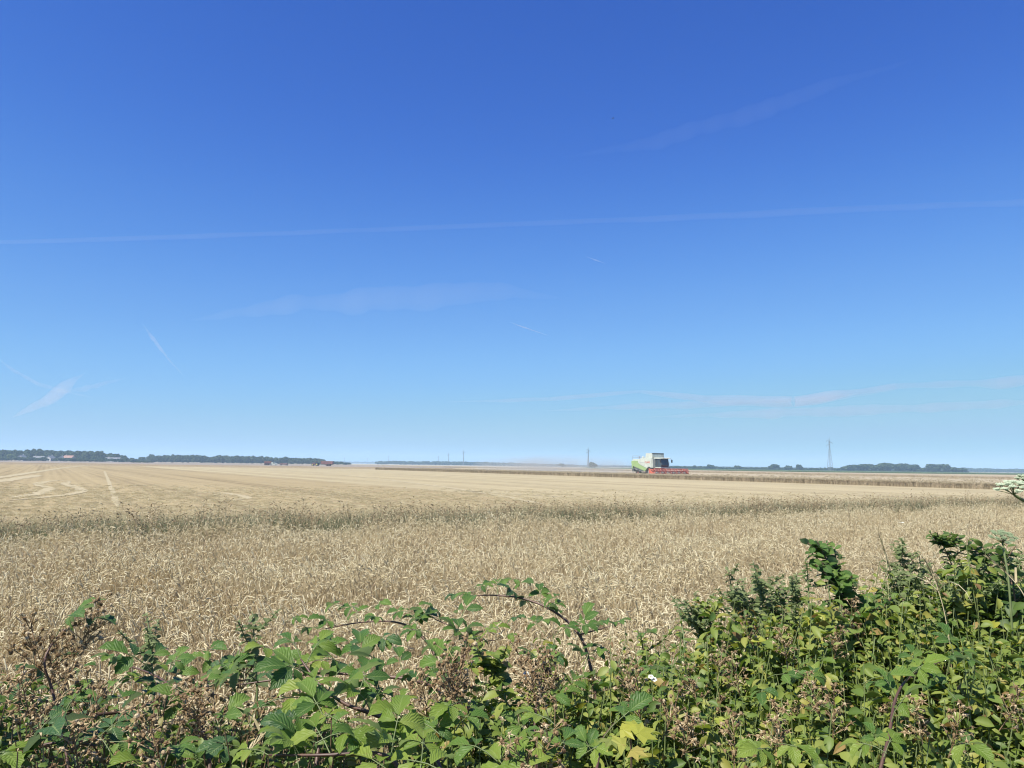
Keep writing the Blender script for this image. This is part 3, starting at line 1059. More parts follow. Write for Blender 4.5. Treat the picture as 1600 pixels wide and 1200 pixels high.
def wheel(root, c, r, w, rim=M_yel2, name='wheel'):
    """tyre with lugs and a dished rim, axle along y"""
    mb = MB(); n = 22
    prof = [(r * .58, -w / 2), (r * .93, -w / 2), (r, -w * .32), (r, w * .32), (r * .93, w / 2), (r * .58, w / 2)]
    vs, fs = [], []
    for k in range(n):
        a = 2 * math.pi * k / n
        for pr, py in prof:
            vs.append((c[0] + math.cos(a) * pr, c[1] + py, c[2] + math.sin(a) * pr))
    m_ = len(prof)
    for k in range(n):
        for j in range(m_):
            a, b = k * m_ + j, k * m_ + (j + 1) % m_
            a2, b2 = ((k + 1) % n) * m_ + j, ((k + 1) % n) * m_ + (j + 1) % m_
            fs.append((a, b, b2, a2))
    mb.add(vs, fs)
    for k in range(n):
        a = 2 * math.pi * (k + .5) / n
        rot = Matrix.Rotation(-a, 3, 'Y')
        mb.box((c[0] + math.cos(a) * r * 1.0, c[1] + (w * .2 if k % 2 else -w * .2), c[2] + math.sin(a) * r * 1.0), (r * .09, w * .5, r * .08), 0, rot)
    ty = mb.part(name, M_blk, root)
    mb = MB()
    mb.tube([(c[0], c[1] - w * .3, c[2]), (c[0], c[1] + w * .3, c[2])], r * .6, 16)
    mb.tube([(c[0], c[1] - w * .42, c[2]), (c[0], c[1] + w * .42, c[2])], r * .2, 10)
    mb.part('rim', rim, ty)
    return ty


def tractor(px, d, rz, paint, label):
    t = empty('tractor', (X(px, d), d, 0), label, 'tractor', None, rz)
    mb = MB(); mb.box((1.3, 0, 1.25), (2.2, .8, .9)); mb.prism([(2.3, .8), (2.55, .9), (2.5, 1.5), (2.3, 1.65)], -.36, .36); mb.part('bonnet', paint, t)
    mb = MB(); mb.prism([(-.9, 1.1), (.5, 1.1), (.25, 2.5), (-.8, 2.5)], -.7, .7); mb.part('cab_glass', M_win, t)
    mb = MB(); mb.box((-.28, 0, 2.6), (1.4, 1.55, .16)); mb.part('cab_roof', paint, t)
    for sx, sy in ((-.9, -.72), (.48, -.72), (-.9, .72), (.48, .72)):
        mb = MB(); mb.tube([(sx, sy, 1.1), (sx * .85, sy, 2.55)], .05, 4); mb.part('cab_pillar', M_blk, t)
    mb = MB(); mb.box((-.6, .75, 1.55), (1.5, .5, .1)); mb.box((-.6, -.75, 1.55), (1.5, .5, .1)); mb.part('fender', paint, t)
    mb = MB(); mb.tube([(1.2, .3, 1.6), (1.2, .3, 2.6)], .05, 6); mb.part('exhaust', M_blk, t)
    for s in (-1, 1):
        wheel(t, (-.6, s * .95, .85), .85, .5)
        wheel(t, (1.9, s * .85, .62), .62, .4)
    return t


def trailer(px, d, rz, L, H, label):
    t = empty('grain_trailer', (X(px, d), d, 0), label, 'trailer', None, rz)
    mb = MB(); W = 1.25; z0 = 1.05
    for s in (-1, 1):
        mb.box((0, s * W, z0 + H / 2), (L, .08, H))
        for k in range(8):
            mb.box((-L / 2 + .3 + k * (L - .6) / 7, s * (W + .06), z0 + H / 2), (.1, .08, H))
    mb.box((L / 2, 0, z0 + H / 2), (.08, 2 * W, H)); mb.box((-L / 2, 0, z0 + H / 2), (.08, 2 * W, H)); mb.box((0, 0, z0), (L, 2 * W, .12))
    mb.part('tipping_body', M_redd, t)
    mb = MB()
    for s in (-1, 1): mb.box((.2, s * .5, .85), (L, .14, .22))
    mb.tube([(L / 2, .4, .8), (L / 2 + 1.3, 0, .6)], .07, 5); mb.tube([(L / 2, -.4, .8), (L / 2 + 1.3, 0, .6)], .07, 5)
    mb.part('chassis', M_dgry, t)
    mb = MB(); mb.box((0, 0, z0 + H - .1), (L - .2, 2 * W - .15, .3)); mb.part('grain_load', M_stub, t)
    for x in (-1.3, .1):
        for s in (-1, 1): wheel(t, (x, s * 1.0, .55), .55, .45, M_redd)
    return t


FD = 440
trailer(511.5, FD, R(172), 7.0, 1.7, 'big red grain trailer hitched behind the far tractor')
tractor(494, FD, R(172), M_redd, 'small far reddish tractor pulling the red trailer')
trailer(418.5, FD, R(3), 3.6, 1.2, 'short dull red trailer left of the white van')
# white van
t = empty('van', (X(427, FD), FD, 0), 'small white van with dark windows beside the short red trailer', 'van', None, R(5))
mb = MB(); mb.prism([(-1.9, .35), (1.95, .35), (2.0, .85), (1.4, 1.05), (.85, 1.75), (-1.9, 1.8)], -.82, .82); mb.part('body', M_wht, t)
for s in (-1, 1):
    mb = MB(); mb.prism([(-.1, 1.05), (1.2, 1.05), (.8, 1.62), (-.1, 1.65)], s * .83 - .01, s * .83 + .01); mb.part('side_window', M_win, t)
mb = MB(); mb.box((1.15, 0, 1.4), (.05, 1.4, .78), 0, Matrix.Rotation(R(-38), 3, 'Y')); mb.part('windscreen', M_win, t)
for x in (-1.2, 1.25):
    for s in (-1, 1): wheel(t, (x, s * .72, .32), .32, .2, M_gry)
# cutting header resting on its cart
t = empty('header_cart', (X(443, FD), FD, 0), 'low rusty-red cutting header on a cart right of the white van', 'farm implement', None, R(4))
mb = MB(); mb.prism([(-.5, .55), (.55, .5), (.6, .62), (-.2, .75), (-.3, 1.15), (-.5, 1.15)], -.02, .02)
mb = MB()
mb.box((0, .3, .85), (4.2, .12, .5)); mb.box((0, -.2, .6), (4.2, .9, .1))
for k in (-1, 1): mb.box((k * 2.1, -.2, .75), (.08, 1.0, .55))
mb.part('header_body', M_redd, t)
mb = MB(); mb.tube([(-2, -.35, .95), (2, -.35, .95)], .2, 6); mb.part('reel', M_redd, t)
mb = MB(); mb.box((0, 0, .42), (4.6, .3, .14)); mb.tube([(2.2, 0, .42), (3.4, 0, .45)], .05, 5); mb.part('cart_frame', M_gry, t)
for x in (-1.4, 1.4):
    for s in (-1, 1): wheel(t, (x, s * .6, .27), .27, .16, M_gry)
# marker post
t = empty('marker_post', (X(449.5, FD), FD, 0), 'thin dark post with white foot right of the rusty cutting header', 'post')
mb = MB(); mb.tube([(0, 0, 0), (0, 0, 1.8)], .12, 6); mb.part('pole', M_dgry, t)
mb = MB(); mb.box((-.4, 0, .25), (.6, .5, .5)); mb.part('foot_block', M_wht, t)
# ------------------------------------------------------------------ combine harvester (x forward, y left)
cp = rowpt(COMB_S, COMB_P)
H = empty('combine_harvester', cp, 'white and lime green combine harvester with wide red cutting header', 'combine harvester', None, math.atan2(U.y, U.x))
SW = 1.62
mb = MB()                                                     # inner hull
mb.prism([(-4.9, 2.1), (-3.6, 1.15), (-1.0, .95), (.75, 1.0), (.75, 3.05), (-4.9, 3.0)], -1.35, 1.35)
mb.part('hull', M_dgry, H)
for s in (-1, 1):
    mb = MB(); mb.prism([(.70, 1.72), (.70, 3.55), (-1.2, 3.62), (-2.75, 3.45), (-3.35, 3.0), (-3.30, 2.75), (-2.75, 2.3), (-.70, 1.62)], s * SW - .06, s * SW + .06)
    sp_ = mb.part('white_side_panel', M_wht, H)
    mb = MB()
    for x in (-1.35, -2.45): mb.box((x, s * (SW + .062), 2.75), (.03, .02, 1.3))
    mb.part('panel_seam', M_gry, sp_)
    mb = MB(); mb.prism([(-3.40, 3.02), (-5.25, 3.02), (-5.3, 2.75), (-5.15, 2.1), (-1.25, 1.04), (-.62, 1.56), (-2.80, 2.26), (-3.35, 2.72)], s * SW - .09, s * SW + .09)
    mb.part('green_side_panel', M_grn, H)
    mb = MB(); mb.prism([(-1.2, 1.0), (-5.0, 2.02), (-4.4, 1.35), (-2.6, .95)], s * 1.42 - .04, s * 1.42 + .04)
    mb.part('lower_panel', M_gry, H)
mb = MB(); mb.prism([(-5.2, 3.02), (-3.2, 3.02), (-3.2, 3.42), (-4.9, 3.36), (-5.2, 3.2)], -1.5, 1.5); mb.part('engine_hood', M_wht, H)
mb = MB(); mb.prism([(-5.6, 1.5), (-5.2, 1.7), (-5.2, 2.95), (-5.45, 2.9), (-5.7, 2.2)], -1.3, 1.3); mb.part('straw_hood', M_grn, H)
mb = MB(); mb.box((-5.45, 0, 1.15), (.6, 2.2, .5)); mb.part('straw_chopper', M_dgry, H)
# grain tank with its extension panels folded up
mb = MB(); mb.prism([(-2.6, 3.45), (.75, 3.45), (.75, 3.62), (-2.6, 3.62)], -1.5, 1.5); mb.part('tank_deck', M_wht, H)
for s in (-1, 1):
    mb = MB(); mb.prism([(-1.25, 3.6), (.72, 3.55), (.62, 4.5), (-1.15, 4.5)], s * 1.48 - .03, s * 1.48 + .03); mb.part('tank_flap', M_wht, H)
mb = MB(); mb.box((.68, 0, 4.0), (.05, 2.86, .62)); mb.part('tank_front', plain('tank_grey_green', (.50, .56, .50), .5), H)
mb = MB(); mb.box((.66, 0, 4.42), (.12, 2.9, .22)); mb.part('tank_rim', M_dgry, H)
mb = MB(); mb.box((-1.2, 0, 4.0), (.05, 2.86, .9)); mb.part('tank_rear_flap', M_wht, H)
mb = MB(); mb.ball((-.3, 0, 3.75), 1.0, 0, 10, 6, (1, 1.2, .45)); mb.part('grain_load', M_stub, H, True)
# cab
mb = MB(); mb.prism([(.85, 1.85), (2.45, 1.85), (2.65, 2.3), (2.4, 3.42), (.85, 3.42)], -.93, .93); mb.part('cab_glass', M_win, H)
mb = MB(); mb.prism([(.7, 3.43), (2.75, 3.43), (2.9, 3.5), (2.7, 3.66), (.8, 3.70)], -1.08, 1.08); mb.part('cab_roof', M_wht, H)
for s in (-1, 1):
    for (a, b) in (((.86, 1.85), (.86, 3.43)), ((1.55, 1.85), (1.5, 3.43)), ((2.48, 1.87), (2.66, 2.3)), ((2.66, 2.3), (2.41, 3.43))):
        mb = MB(); mb.tube([(a[0], s * .94, a[1]), (b[0], s * .94, b[1])], .05, 5); mb.part('cab_pillar', M_dgry, H)
mb = MB(); mb.box((1.6, 0, 1.76), (1.9, 1.9, .17)); mb.part('cab_floor', M_wht, H)
mb = MB(); mb.box((.80, -1.25, 2.55), (.25, .7, 1.7)); mb.part('cab_shoulder', M_wht, H)
mb = MB(); mb.box((.80, 1.25, 2.55), (.25, .7, 1.7)); mb.part('cab_shoulder', M_wht, H)
mb = MB(); mb.box((1.55, 0, 2.25), (.5, .5, .7)); mb.part('driver_seat', M_blk, H)
for s in (-1, 1):
    mb = MB(); mb.tube([(2.6, s * 1.0, 3.5), (2.95, s * 1.45, 3.4), (2.95, s * 1.45, 3.2)], .03, 5); ma = mb.part('mirror_arm', M_dgry, H)
    mb = MB(); mb.box((2.95, s * 1.45, 2.98), (.1, .28, .55)); mb.part('mirror', M_blk, ma)
    mb = MB()
    for y_ in (-.7, -.45): mb.ball((2.86, -s * y_ * 1.0, 3.56), .09, 0, 6, 4)
    mb.part('work_light', M_wht, H)
mb = MB()                                                     # steps and platform on the left side
mb.box((1.4, 1.35, 1.72), (1.5, .8, .06))
for k in range(4): mb.box((2.2 + k * .05, 1.4, 1.5 - k * .32), (.2, .5, .04))
for y_ in (1.15, 1.66): mb.tube([(2.12, y_, 1.75), (2.4, y_, .4)], .025, 4)
for (x, y_) in ((2.1, 1.12), (2.1, 1.7), (.8, 1.72)): mb.tube([(x, y_, 1.7), (x, y_, 2.8)], .02, 4)
mb.tube([(2.1, 1.7, 2.8), (.8, 1.72, 2.8)], .02, 4)
mb.part('ladder', M_gry, H)
mb = MB(); mb.tube([(-3.0, .9, 3.4), (-3.0, .9, 3.95)], .07, 6); mb.part('exhaust', M_dgry, H)
mb = MB(); mb.tube([(-2.5, -1.0, 3.4), (-2.5, -1.0, 3.75)], .2, 8); mb.ball((-2.5, -1.0, 3.8), .24, 0, 8, 4, (1, 1, .5)); mb.part('air_intake', M_wht, H)
mb = MB(); mb.tube([(-3.3, -1.2, 3.4), (-3.3, -1.2, 3.72)], .05, 6); mb.ball((-3.3, -1.2, 3.8), .1, 0, 6, 4); mb.part('beacon', M_redd, H)
mb = MB()
for (x, y_) in ((-5.2, -1.45), (-5.2, 1.45), (-3.5, -1.45), (-3.5, 1.45)): mb.tube([(x, y_, 3.2), (x, y_, 4.0)], .025, 4)
for z in (3.7, 4.0):
    mb.tube([(-3.5, -1.45, z), (-5.2, -1.45, z), (-5.2, 1.45, z), (-3.5, 1.45, z)], .02, 4)
mb.part('railing', M_gry, H)
mb = MB(); mb.tube([(.2, 1.5, 3.7), (-.4, 1.75, 3.85), (-4.6, 1.8, 3.7), (-5.4, 1.8, 3.55)], .2, 10); mb.part('unloading_auger', M_wht, H)
for s in (-1, 1):
    wheel(H, (0, s * 1.35, .95), .95, .75, M_gry, 'front_wheel')
    wheel(H, (-3.6, s * 1.25, .65), .65, .5, M_redd, 'rear_wheel')
mb = MB(); mb.tube([(-3.6, -1.3, .65), (-3.6, 1.3, .65)], .12, 6); mb.tube([(0, -1.2, .95), (0, 1.2, .95)], .18, 6); mb.part('axle', M_dgry, H)
# lettering on the visible side panel
fc = bpy.data.curves.new('lettering', 'FONT'); fc.body = 'CLAAS'; fc.size = .50; fc.align_x = 'LEFT'; fc.extrude = .006; fc.resolution_u = 3; fc.offset = .012
fo = bpy.data.objects.new('lettering_source', fc); col.objects.link(fo)
dg = bpy.context.evaluated_depsgraph_get(); dg.update()
tm = bpy.data.meshes.new_from_object(fo.evaluated_get(dg)); tm.name = 'lettering'
bpy.data.objects.remove(fo); bpy.data.curves.remove(fc)
tm.materials.clear(); tm.materials.append(M_red)
for s in (-1, 1):
    lo = bpy.data.objects.new('lettering', tm); col.objects.link(lo); lo.parent = H
    if s < 0: lo.location = (-1.28, -SW - .075, 2.58); lo.rotation_euler = (R(90), 0, 0)
    else: lo.location = (.32, SW + .075, 2.58); lo.rotation_euler = (R(90), 0, R(180))
    mb = MB(); mb.box((-2.15, s * (SW + .07), 2.66), (1.2, .02, .07)); mb.part('grey_stripe', M_gry, H)
# feeder house and header
mb = MB(); mb.prism([(.5, 1.0), (2.0, .4), (3.0, .3), (3.0, 1.0), (1.8, 1.5), (.6, 1.8)], -.75, .75); mb.part('feeder_house', M_dgry, H)
HW = 4.35
mb = MB()
mb.box((3.05, 0, 1.40), (.22, 2 * HW, .14)); mb.box((3.05, 0, .42), (.14, 2 * HW, .16)); mb.box((3.6, 0, .30), (1.2, 2 * HW, .10))
hd = mb.part('header', M_red, H)
mb = MB(); mb.box((3.02, 0, .72), (.06, 2 * HW - .1, .60)); mb.part('back_sheet', M_gry, hd)
for s in (-1, 1):
    mb = MB(); mb.prism([(2.95, .22), (4.3, .22), (4.95, .30), (4.6, .62), (3.8, 1.05), (3.0, 1.45)], s * HW - .04, s * HW + .04); mb.part('end_plate', M_red, hd)
    mb = MB(); mb.prism([(4.2, .2), (5.5, .16), (4.7, .55), (4.2, .62)], s * (HW + .06) - .03, s * (HW + .06) + .03); mb.part('crop_divider', M_wht, hd)
mb = MB(); mb.tube([(3.5, -HW + .1, .68), (3.5, HW - .1, .68)], .28, 10)
for k in range(56):
    y_ = -HW + .15 + k * (2 * HW - .3) / 56
    a = k * .9
    mb.box((3.5, y_, .68), (.72, .03, .72), 0, Matrix.Rotation(a, 3, 'Y') @ Matrix.Rotation(.25, 3, 'Z'))
mb.part('auger', M_gry, hd)
mb = MB()
for k in range(120): mb.prism([(4.2, .27), (4.42, .25), (4.2, .32)], -HW + .06 + k * .0718, -HW + .085 + k * .0718)
mb.part('knife_bar', M_gry, hd)
RC, RR = (4.15, 1.02), .54
mb = MB(); mb.tube([(RC[0], -HW + .1, RC[1]), (RC[0], HW - .1, RC[1])], .075, 8); rl = mb.part('reel', M_red, hd)
for k in range(7):
    y_ = -HW + .15 + k * (2 * HW - .3) / 6
    mb = MB(); hx = [(RC[0] + math.cos(a * math.pi / 3 + .3) * RR, y_, RC[1] + math.sin(a * math.pi / 3 + .3) * RR) for a in range(6)]
    for a in range(6):
        mb.tube([(RC[0], y_, RC[1]), hx[a]], .05, 5); mb.tube([hx[a], hx[(a + 1) % 6]], .042, 5)
    o = mb.part('spider', M_red, hd)
for a in range(6):
    bx_, bz_ = RC[0] + math.cos(a * math.pi / 3 + .3) * RR, RC[1] + math.sin(a * math.pi / 3 + .3) * RR
    mb = MB(); mb.tube([(bx_, -HW + .1, bz_), (bx_, HW - .1, bz_)], .045, 6)
    o = mb.part('bat', M_red, hd)
    mb = MB()
    for k in range(60): mb.tube([(bx_, -HW + .15 + k * .143, bz_), (bx_ + .04, -HW + .15 + k * .143, bz_ - .24)], .010, 3, cap=False)
    mb.part('tines', M_gry, hd)
for s in (-1, 1):
    mb = MB(); mb.box((3.6, s * (HW + .0), 1.35), (1.3, .10, .12), 0, Matrix.Rotation(R(14), 3, 'Y')); mb.part('reel_arm', M_red, hd)

# ------------------------------------------------------------------ air: dust behind the harvester, haze
def volume_mat(name, colr, density, aniso=0.2, falloff=False, scale=.12):
    m = bpy.data.materials.new(name); m.use_nodes = True
    nt = m.node_tree
    nt.nodes.remove(nt.nodes['Principled BSDF'])
    v = nt.nodes.new('ShaderNodeVolumePrincipled')
    v.inputs['Color'].default_value = (*colr, 1)
    v.inputs['Density'].default_value = density
    v.inputs['Anisotropy'].default_value = aniso
    if falloff:
        tc = nt.nodes.new('ShaderNodeTexCoord')
        ln = nt.nodes.new('ShaderNodeVectorMath'); ln.operation = 'LENGTH'
        nt.links.new(tc.outputs['Object'], ln.inputs[0])
        f = math_node(nt, 'MAXIMUM', math_node(nt, 'SUBTRACT', 1.0, ln.outputs['Value']), 0.0)
        ge = nt.nodes.new('ShaderNodeNewGeometry')
        nz = noise(nt, ge.outputs['Position'], scale, 3)
        nz = math_node(nt, 'MAXIMUM', math_node(nt, 'MULTIPLY_ADD', nz, 4.0, -1.4), 0.0)
        nt.links.new(math_node(nt, 'MULTIPLY', math_node(nt, 'MULTIPLY', f, nz), density), v.inputs['Density'])
    nt.links.new(v.outputs[0], nt.nodes['Material Output'].inputs['Volume'])
    return m


mb = MB(); mb.ball((0, 0, 0), 1, 0, 20, 12)
du = mb.build('dust_cloud', volume_mat('chaff_dust', (.60, .61, .59), .15, .1, True))
c = rowpt(COMB_S - 36, COMB_P - 1)
du.location = (c.x, c.y, 1.0); du.scale = (42, 8.0, 3.6); du.rotation_euler = (0, 0, math.atan2(U.y, U.x))
tag(du, 'pale dust and chaff drifting behind the combine harvester', 'dust', kind='stuff')
mb = MB(); mb.ball((0, 0, 0), 1, 0, 20, 12)

hz = MB(); hz.box((0, 2140, 24), (8800, 4480, 50))
tag(hz.build('haze', volume_mat('hazy_air', (.52, .76, 1.0), .00034, .0)), kind='stuff')


# ------------------------------------------------------------------ contrails and cirrus, high above the haze
def sky_at(px, py, alt):
    r = ray(px, py)
    return Vector((0, 0, CAM_H)) + r * ((alt - CAM_H) / r.z)


def wisp(name, pix, wpx, alt, density, label, cat, bump=.25, seg=36, flat=.5):
    """long lumpy band of thin cloud; wpx its half width in photograph pixels at each point"""
    P3 = [sky_at(a, b, alt) for a, b in pix]
    pts, rad = [], []
    for i in range(len(P3) - 1):
        for k in range(seg):
            t = k / seg
            pts.append(P3[i].lerp(P3[i + 1], t)); rad.append(wpx[i] + (wpx[i + 1] - wpx[i]) * t)
    pts.append(P3[-1]); rad.append(wpx[-1])
    ph = [(random.uniform(0, 6.28), random.uniform(.6, 1.4)) for k in range(5)]
    m_ = len(pts)
    wob = lambda i, o: sum(math.sin(i / m_ * (9 + 17 * k) * q + a + o) / (1 + .6 * k) for k, (a, q) in enumerate(ph)) / 2.2
    rad = [max(.15, r_ * (1 + bump * .8 * wob(i, 0))) * p.length / FPX for i, (r_, p) in enumerate(zip(rad, pts))]
    pts = [p + Vector((0, .35 * wob(i, 2), .25 * wob(i, 4))) * r_ for i, (p, r_) in enumerate(zip(pts, rad))]
    mb = MB(); mb.tube(pts, rad, 10)
    o = mb.build(name, volume_mat('thin_cloud', (1, 1, 1), density, .35))
    return tag(o, label, cat)


wisp('contrail', [(-350, 391), (0, 379), (400, 366), (800, 350), (1200, 333), (1600, 317), (2000, 300)], [4, 4, 4, 4.2, 4.4, 5, 5], 9000, 2.1e-4, 'long thin contrail crossing the whole sky', 'contrail', .35, 160)
wisp('contrail', [(222, 505), (240, 530), (262, 560), (286, 586)], [.5, 3, 1.6, .4], 8000, 1.6e-4, 'short slanting wisp of contrail at the left', 'contrail')
wisp('contrail', [(916, 401), (930, 406), (946, 412)], [.3, 1.2, .3], 9000, 2e-3, 'tiny short contrail right of the sky centre', 'contrail')
wisp('contrail', [(796, 503), (820, 512), (856, 524)], [.3, 1.3, .3], 9000, 2e-3, 'faint short contrail below the sky centre', 'contrail')
wisp('cirrus_cloud', [(300, 500), (450, 478), (600, 465), (780, 456), (880, 466)], [1, 14, 20, 14, 1], 8000, 6.5e-5, 'broad faint veil of cirrus left of the sky centre', 'cloud', .4)
wisp('cirrus_cloud', [(880, 246), (1030, 220), (1180, 178), (1300, 132), (1430, 92)], [1, 9, 14, 10, 1], 8000, 6.5e-5, 'slanting feathery cirrus streak high on the right', 'cloud', .4)
wisp('cirrus_cloud', [(20, 652), (70, 628), (100, 605), (134, 582)], [.5, 8, 8, .5], 7000, 4e-5, 'thicker stroke of the crossed wisps at the lower left', 'cloud', .4)
wisp('cirrus_cloud', [(-20, 548), (20, 578), (60, 600), (100, 612), (150, 622)], [.8, 2.4, 2.4, 3, .4], 7000, 9e-5, 'thin stroke sloping down across the crossed wisps', 'cloud', .4)
wisp('cirrus_cloud', [(90, 614), (130, 608), (165, 598), (200, 590)], [.5, 5, 3, .4], 7000, 6e-5, 'short stroke pointing right from the crossed wisps', 'cloud', .4)
wisp('cirrus_cloud', [(700, 628), (860, 624), (1000, 612), (1100, 622), (1240, 628), (1400, 604), (1560, 598), (1750, 580)], [.5, 4, 5, 6, 7, 5, 8, 5], 7000, 4e-4, 'long low streaky cirrus band over the harvester', 'cloud', .6)
wisp('cirrus_cloud', [(850, 642), (1000, 634), (1150, 630), (1300, 622), (1400, 610)], [.5, 5, 4, 5, .5], 7000, 3.6e-4, 'second low cirrus streak just under the long band', 'cloud', .6)
wisp('cirrus_cloud', [(1000, 652), (1200, 645), (1400, 640), (1700, 625)], [.5, 6, 7, 6], 7000, 3e-4, 'lowest faint cirrus streak near the horizon on the right', 'cloud', .6)

# ------------------------------------------------------------------ bird and butterfly
M_bird = plain('dark_feathers', (.035, .03, .03), .7)
b = empty('bird', P(957.5, 185, 85), 'small dark bird flying high in the blue sky', 'bird', None, R(20))
mb = MB(); mb.tube([(-.13, 0, 0), (-.08, 0, .01), (0, 0, .02), (.07, 0, .02), (.11, 0, .03), (.14, 0, .02)], [.006, .026, .036, .028, .022, .003], 8); mb.part('body', M_bird, b, True)
for s in (-1, 1):
    mb = MB(); mb.add([(.05, s * .02, .03), (-.03, s * .02, .025), (.06, s * .10, .07), (-.03, s * .11, .06), (.0, s * .20, .05), (-.04, s * .19, .045), (.05, s * .02, .02), (-.03, s * .02, .018), (.06, s * .10, .063), (-.03, s * .11, .055)],
                   [(0, 1, 3, 2), (2, 3, 5, 4), (6, 8, 9, 7), (8, 4, 5, 9)]); mb.part('wing', M_bird, b)
mb = MB(); mb.add([(-.10, -.012, .01), (-.10, .012, .01), (-.19, .03, .008), (-.19, -.03, .008)], [(0, 1, 2, 3)]); mb.part('tail', M_bird, b)
f = empty('butterfly', P(1408, 817, 7.0), 'white butterfly over the wheat on the right', 'butterfly', None, R(-12))
mb = MB(); mb.tube([(-.004, -.012, -.006), (0, 0, 0), (.003, .012, .004)], [.0012, .0024, .001], 6); mb.part('body', M_bird, f, True)
for s in (-1, 1):
    mb = MB(); mb.add([(0, .006, 0), (s * .012, .022, .004), (s * .029, .020, .008), (s * .026, .006, .008), (s * .010, 0, .003)], [(0, 1, 2, 3, 4)]); mb.part('fore_wing', M_white, f)
    mb = MB(); mb.add([(0, -.002, 0), (s * .010, -.001, .003), (s * .024, .001, .006), (s * .022, -.014, .005), (s * .010, -.019, .001)], [(0, 1, 2, 3, 4)]); mb.part('hind_wing', M_white, f)
# ------------------------------------------------------------------ hedge plants
def leaflet(mb, base, d, n, L, W, droop=.5, fold=.25, serr=.12, rows=9, mi=0, ovate=.42):
    """serrated leaflet: base, tip direction d, upper side n"""
    d = Vector(d).normalized(); n = Vector(n); n = (n - d * n.dot(d)).normalized(); s = d.cross(n)
    vs, uvs, fs = [], [], []
    p = Vector(base); ang = 0.0
    for i in range(rows + 1):
        t = i / rows
        w = W * .5 * (math.sin(math.pi * min(1, t / (2 * ovate))) if t < ovate else math.cos(math.pi / 2 * ((t - ovate) / (1 - ovate)) ** 1.25))
        w = max(w, .0006) * (1 + (serr if i % 2 else -serr))
        dd = d * math.cos(ang) - n * math.sin(ang); nn = n * math.cos(ang) + d * math.sin(ang)
        vs += [p - s * w + nn * w * fold * 1.4, p + Vector((0, 0, 0)), p + s * w + nn * w * fold * 1.4]
        uvs += [(-1, t + .001), (0, t + .001), (1, t + .001)]
        if i:
            a = 3 * i - 3
            fs += [(a, a + 1, a + 4, a + 3), (a + 1, a + 2, a + 5, a + 4)]
        p = p + dd * (L / rows); ang += droop / rows
    mb.add(vs, fs, mi, uvs)


def compound_leaf(nl, mat, seed):
    random.seed(seed)
    mb = MB()
    pl = random.uniform(.045, .07)
    e = Vector((0, pl, pl * .25))
    mb.tube([(0, 0, 0), (0, pl * .5, pl * .2), e], [.0016, .0013, .0012], 4, 1, cap=False)
    angs = {3: (0, 68, -68), 5: (0, 50, -50, 105, -105)}[nl]
    for k, a in enumerate(angs):
        a = R(a + random.uniform(-8, 8)); L = (.068 if k == 0 else .058 if k < 3 else .045) * random.uniform(.88, 1.12)
        d = Vector((math.sin(a), math.cos(a), random.uniform(-.25, .1)))
        st = e + d.normalized() * (.016 if k == 0 else .005)
        mb.tube([e, st], .0011, 4, 1, cap=False)
        leaflet(mb, st, d, (random.uniform(-.2, .2), random.uniform(-.2, .2), 1), L, L * random.uniform(.50, .64), random.uniform(.4, 1.2), random.uniform(.15, .42))
    return mb.mesh('bramble_leaf', [mat, M_gstem], smooth=True)


BL = [[compound_leaf((3, 5, 3, 3, 5)[k], M_bram[m], 50 + k + 10 * m) for k in range(5)] for m in range(3)]
random.seed(21)


def frame(pos, d, n, s=1.0):
    d = Vector(d).normalized(); n = Vector(n); n = (n - d * n.dot(d)); n = n.normalized() if n.length > 1e-5 else d.orthogonal().normalized()
    x = d.cross(n)
    M = Matrix(((x.x, d.x, n.x, 0), (x.y, d.y, n.y, 0), (x.z, d.z, n.z, 0), (0, 0, 0, 1)))
    return Matrix.Translation(pos) @ M @ Matrix.Scale(s, 4)


def smooth_path(pts, k=6):
    out = []
    for i in range(len(pts) - 1):
        p0 = pts[max(i - 1, 0)]; p1 = pts[i]; p2 = pts[i + 1]; p3 = pts[min(i + 2, len(pts) - 1)]
        for q in range(k):
            t = q / k
            out.append(0.5 * ((2 * p1) + (p2 - p0) * t + (2 * p0 - 5 * p1 + 4 * p2 - p3) * t * t + (3 * p1 - p0 - 3 * p2 + p3) * t ** 3))
    out.append(pts[-1])
    return out


def spent_cluster(seed, n=24, sz=1.0, mat=None):
    """panicle of withered bramble flowers: small round heads with ragged sepals"""
    random.seed(seed)
    mb = MB()
    axis = [Vector((0, 0, 0)), Vector((.004, 0, .06)), Vector((0, .006, .12))]
    mb.tube(axis, [.0018, .0014, .001], 4, 1, cap=False)
    for k in range(n):
        z = random.uniform(.02, .13); a = k * 2.4; r = random.uniform(.012, .04) * (1.15 - z * 4.5)
        c = Vector((math.cos(a) * r, math.sin(a) * r, z + r * .4))
        mb.tube([(0, 0, z - .015), c], .0009, 3, 1, cap=False)
        rb = random.uniform(.0032, .0052)
        mb.ball(c, rb, 0, 5, 4)
        for q in range(5):
            aa = q * 1.257 + a
            t = c + Vector((math.cos(aa), math.sin(aa), random.uniform(-.6, .5))) * rb * 3.2
            u = Vector((-math.sin(aa), math.cos(aa), 0)) * rb * .55
            mb.add([c + u, c - u, t], [(0, 1, 2)])
    return mb.mesh('spent_flowers', [mat or M_dry, M_dry])


SPENT = [spent_cluster(300 + k) for k in range(4)]
random.seed(22)


def blossom():
    mb = MB()
    for k in range(5):
        a = k * 1.257
        leaflet(mb, (0, 0, 0), (math.cos(a), math.sin(a), .25), (0, 0, 1), .012, .011, .3, .1, 0, 4, 0, .6)
    mb.ball((0, 0, .002), .003, 1, 5, 4)
    return mb.mesh('blossom', [M_white, M_dry])


BLOS = blossom()


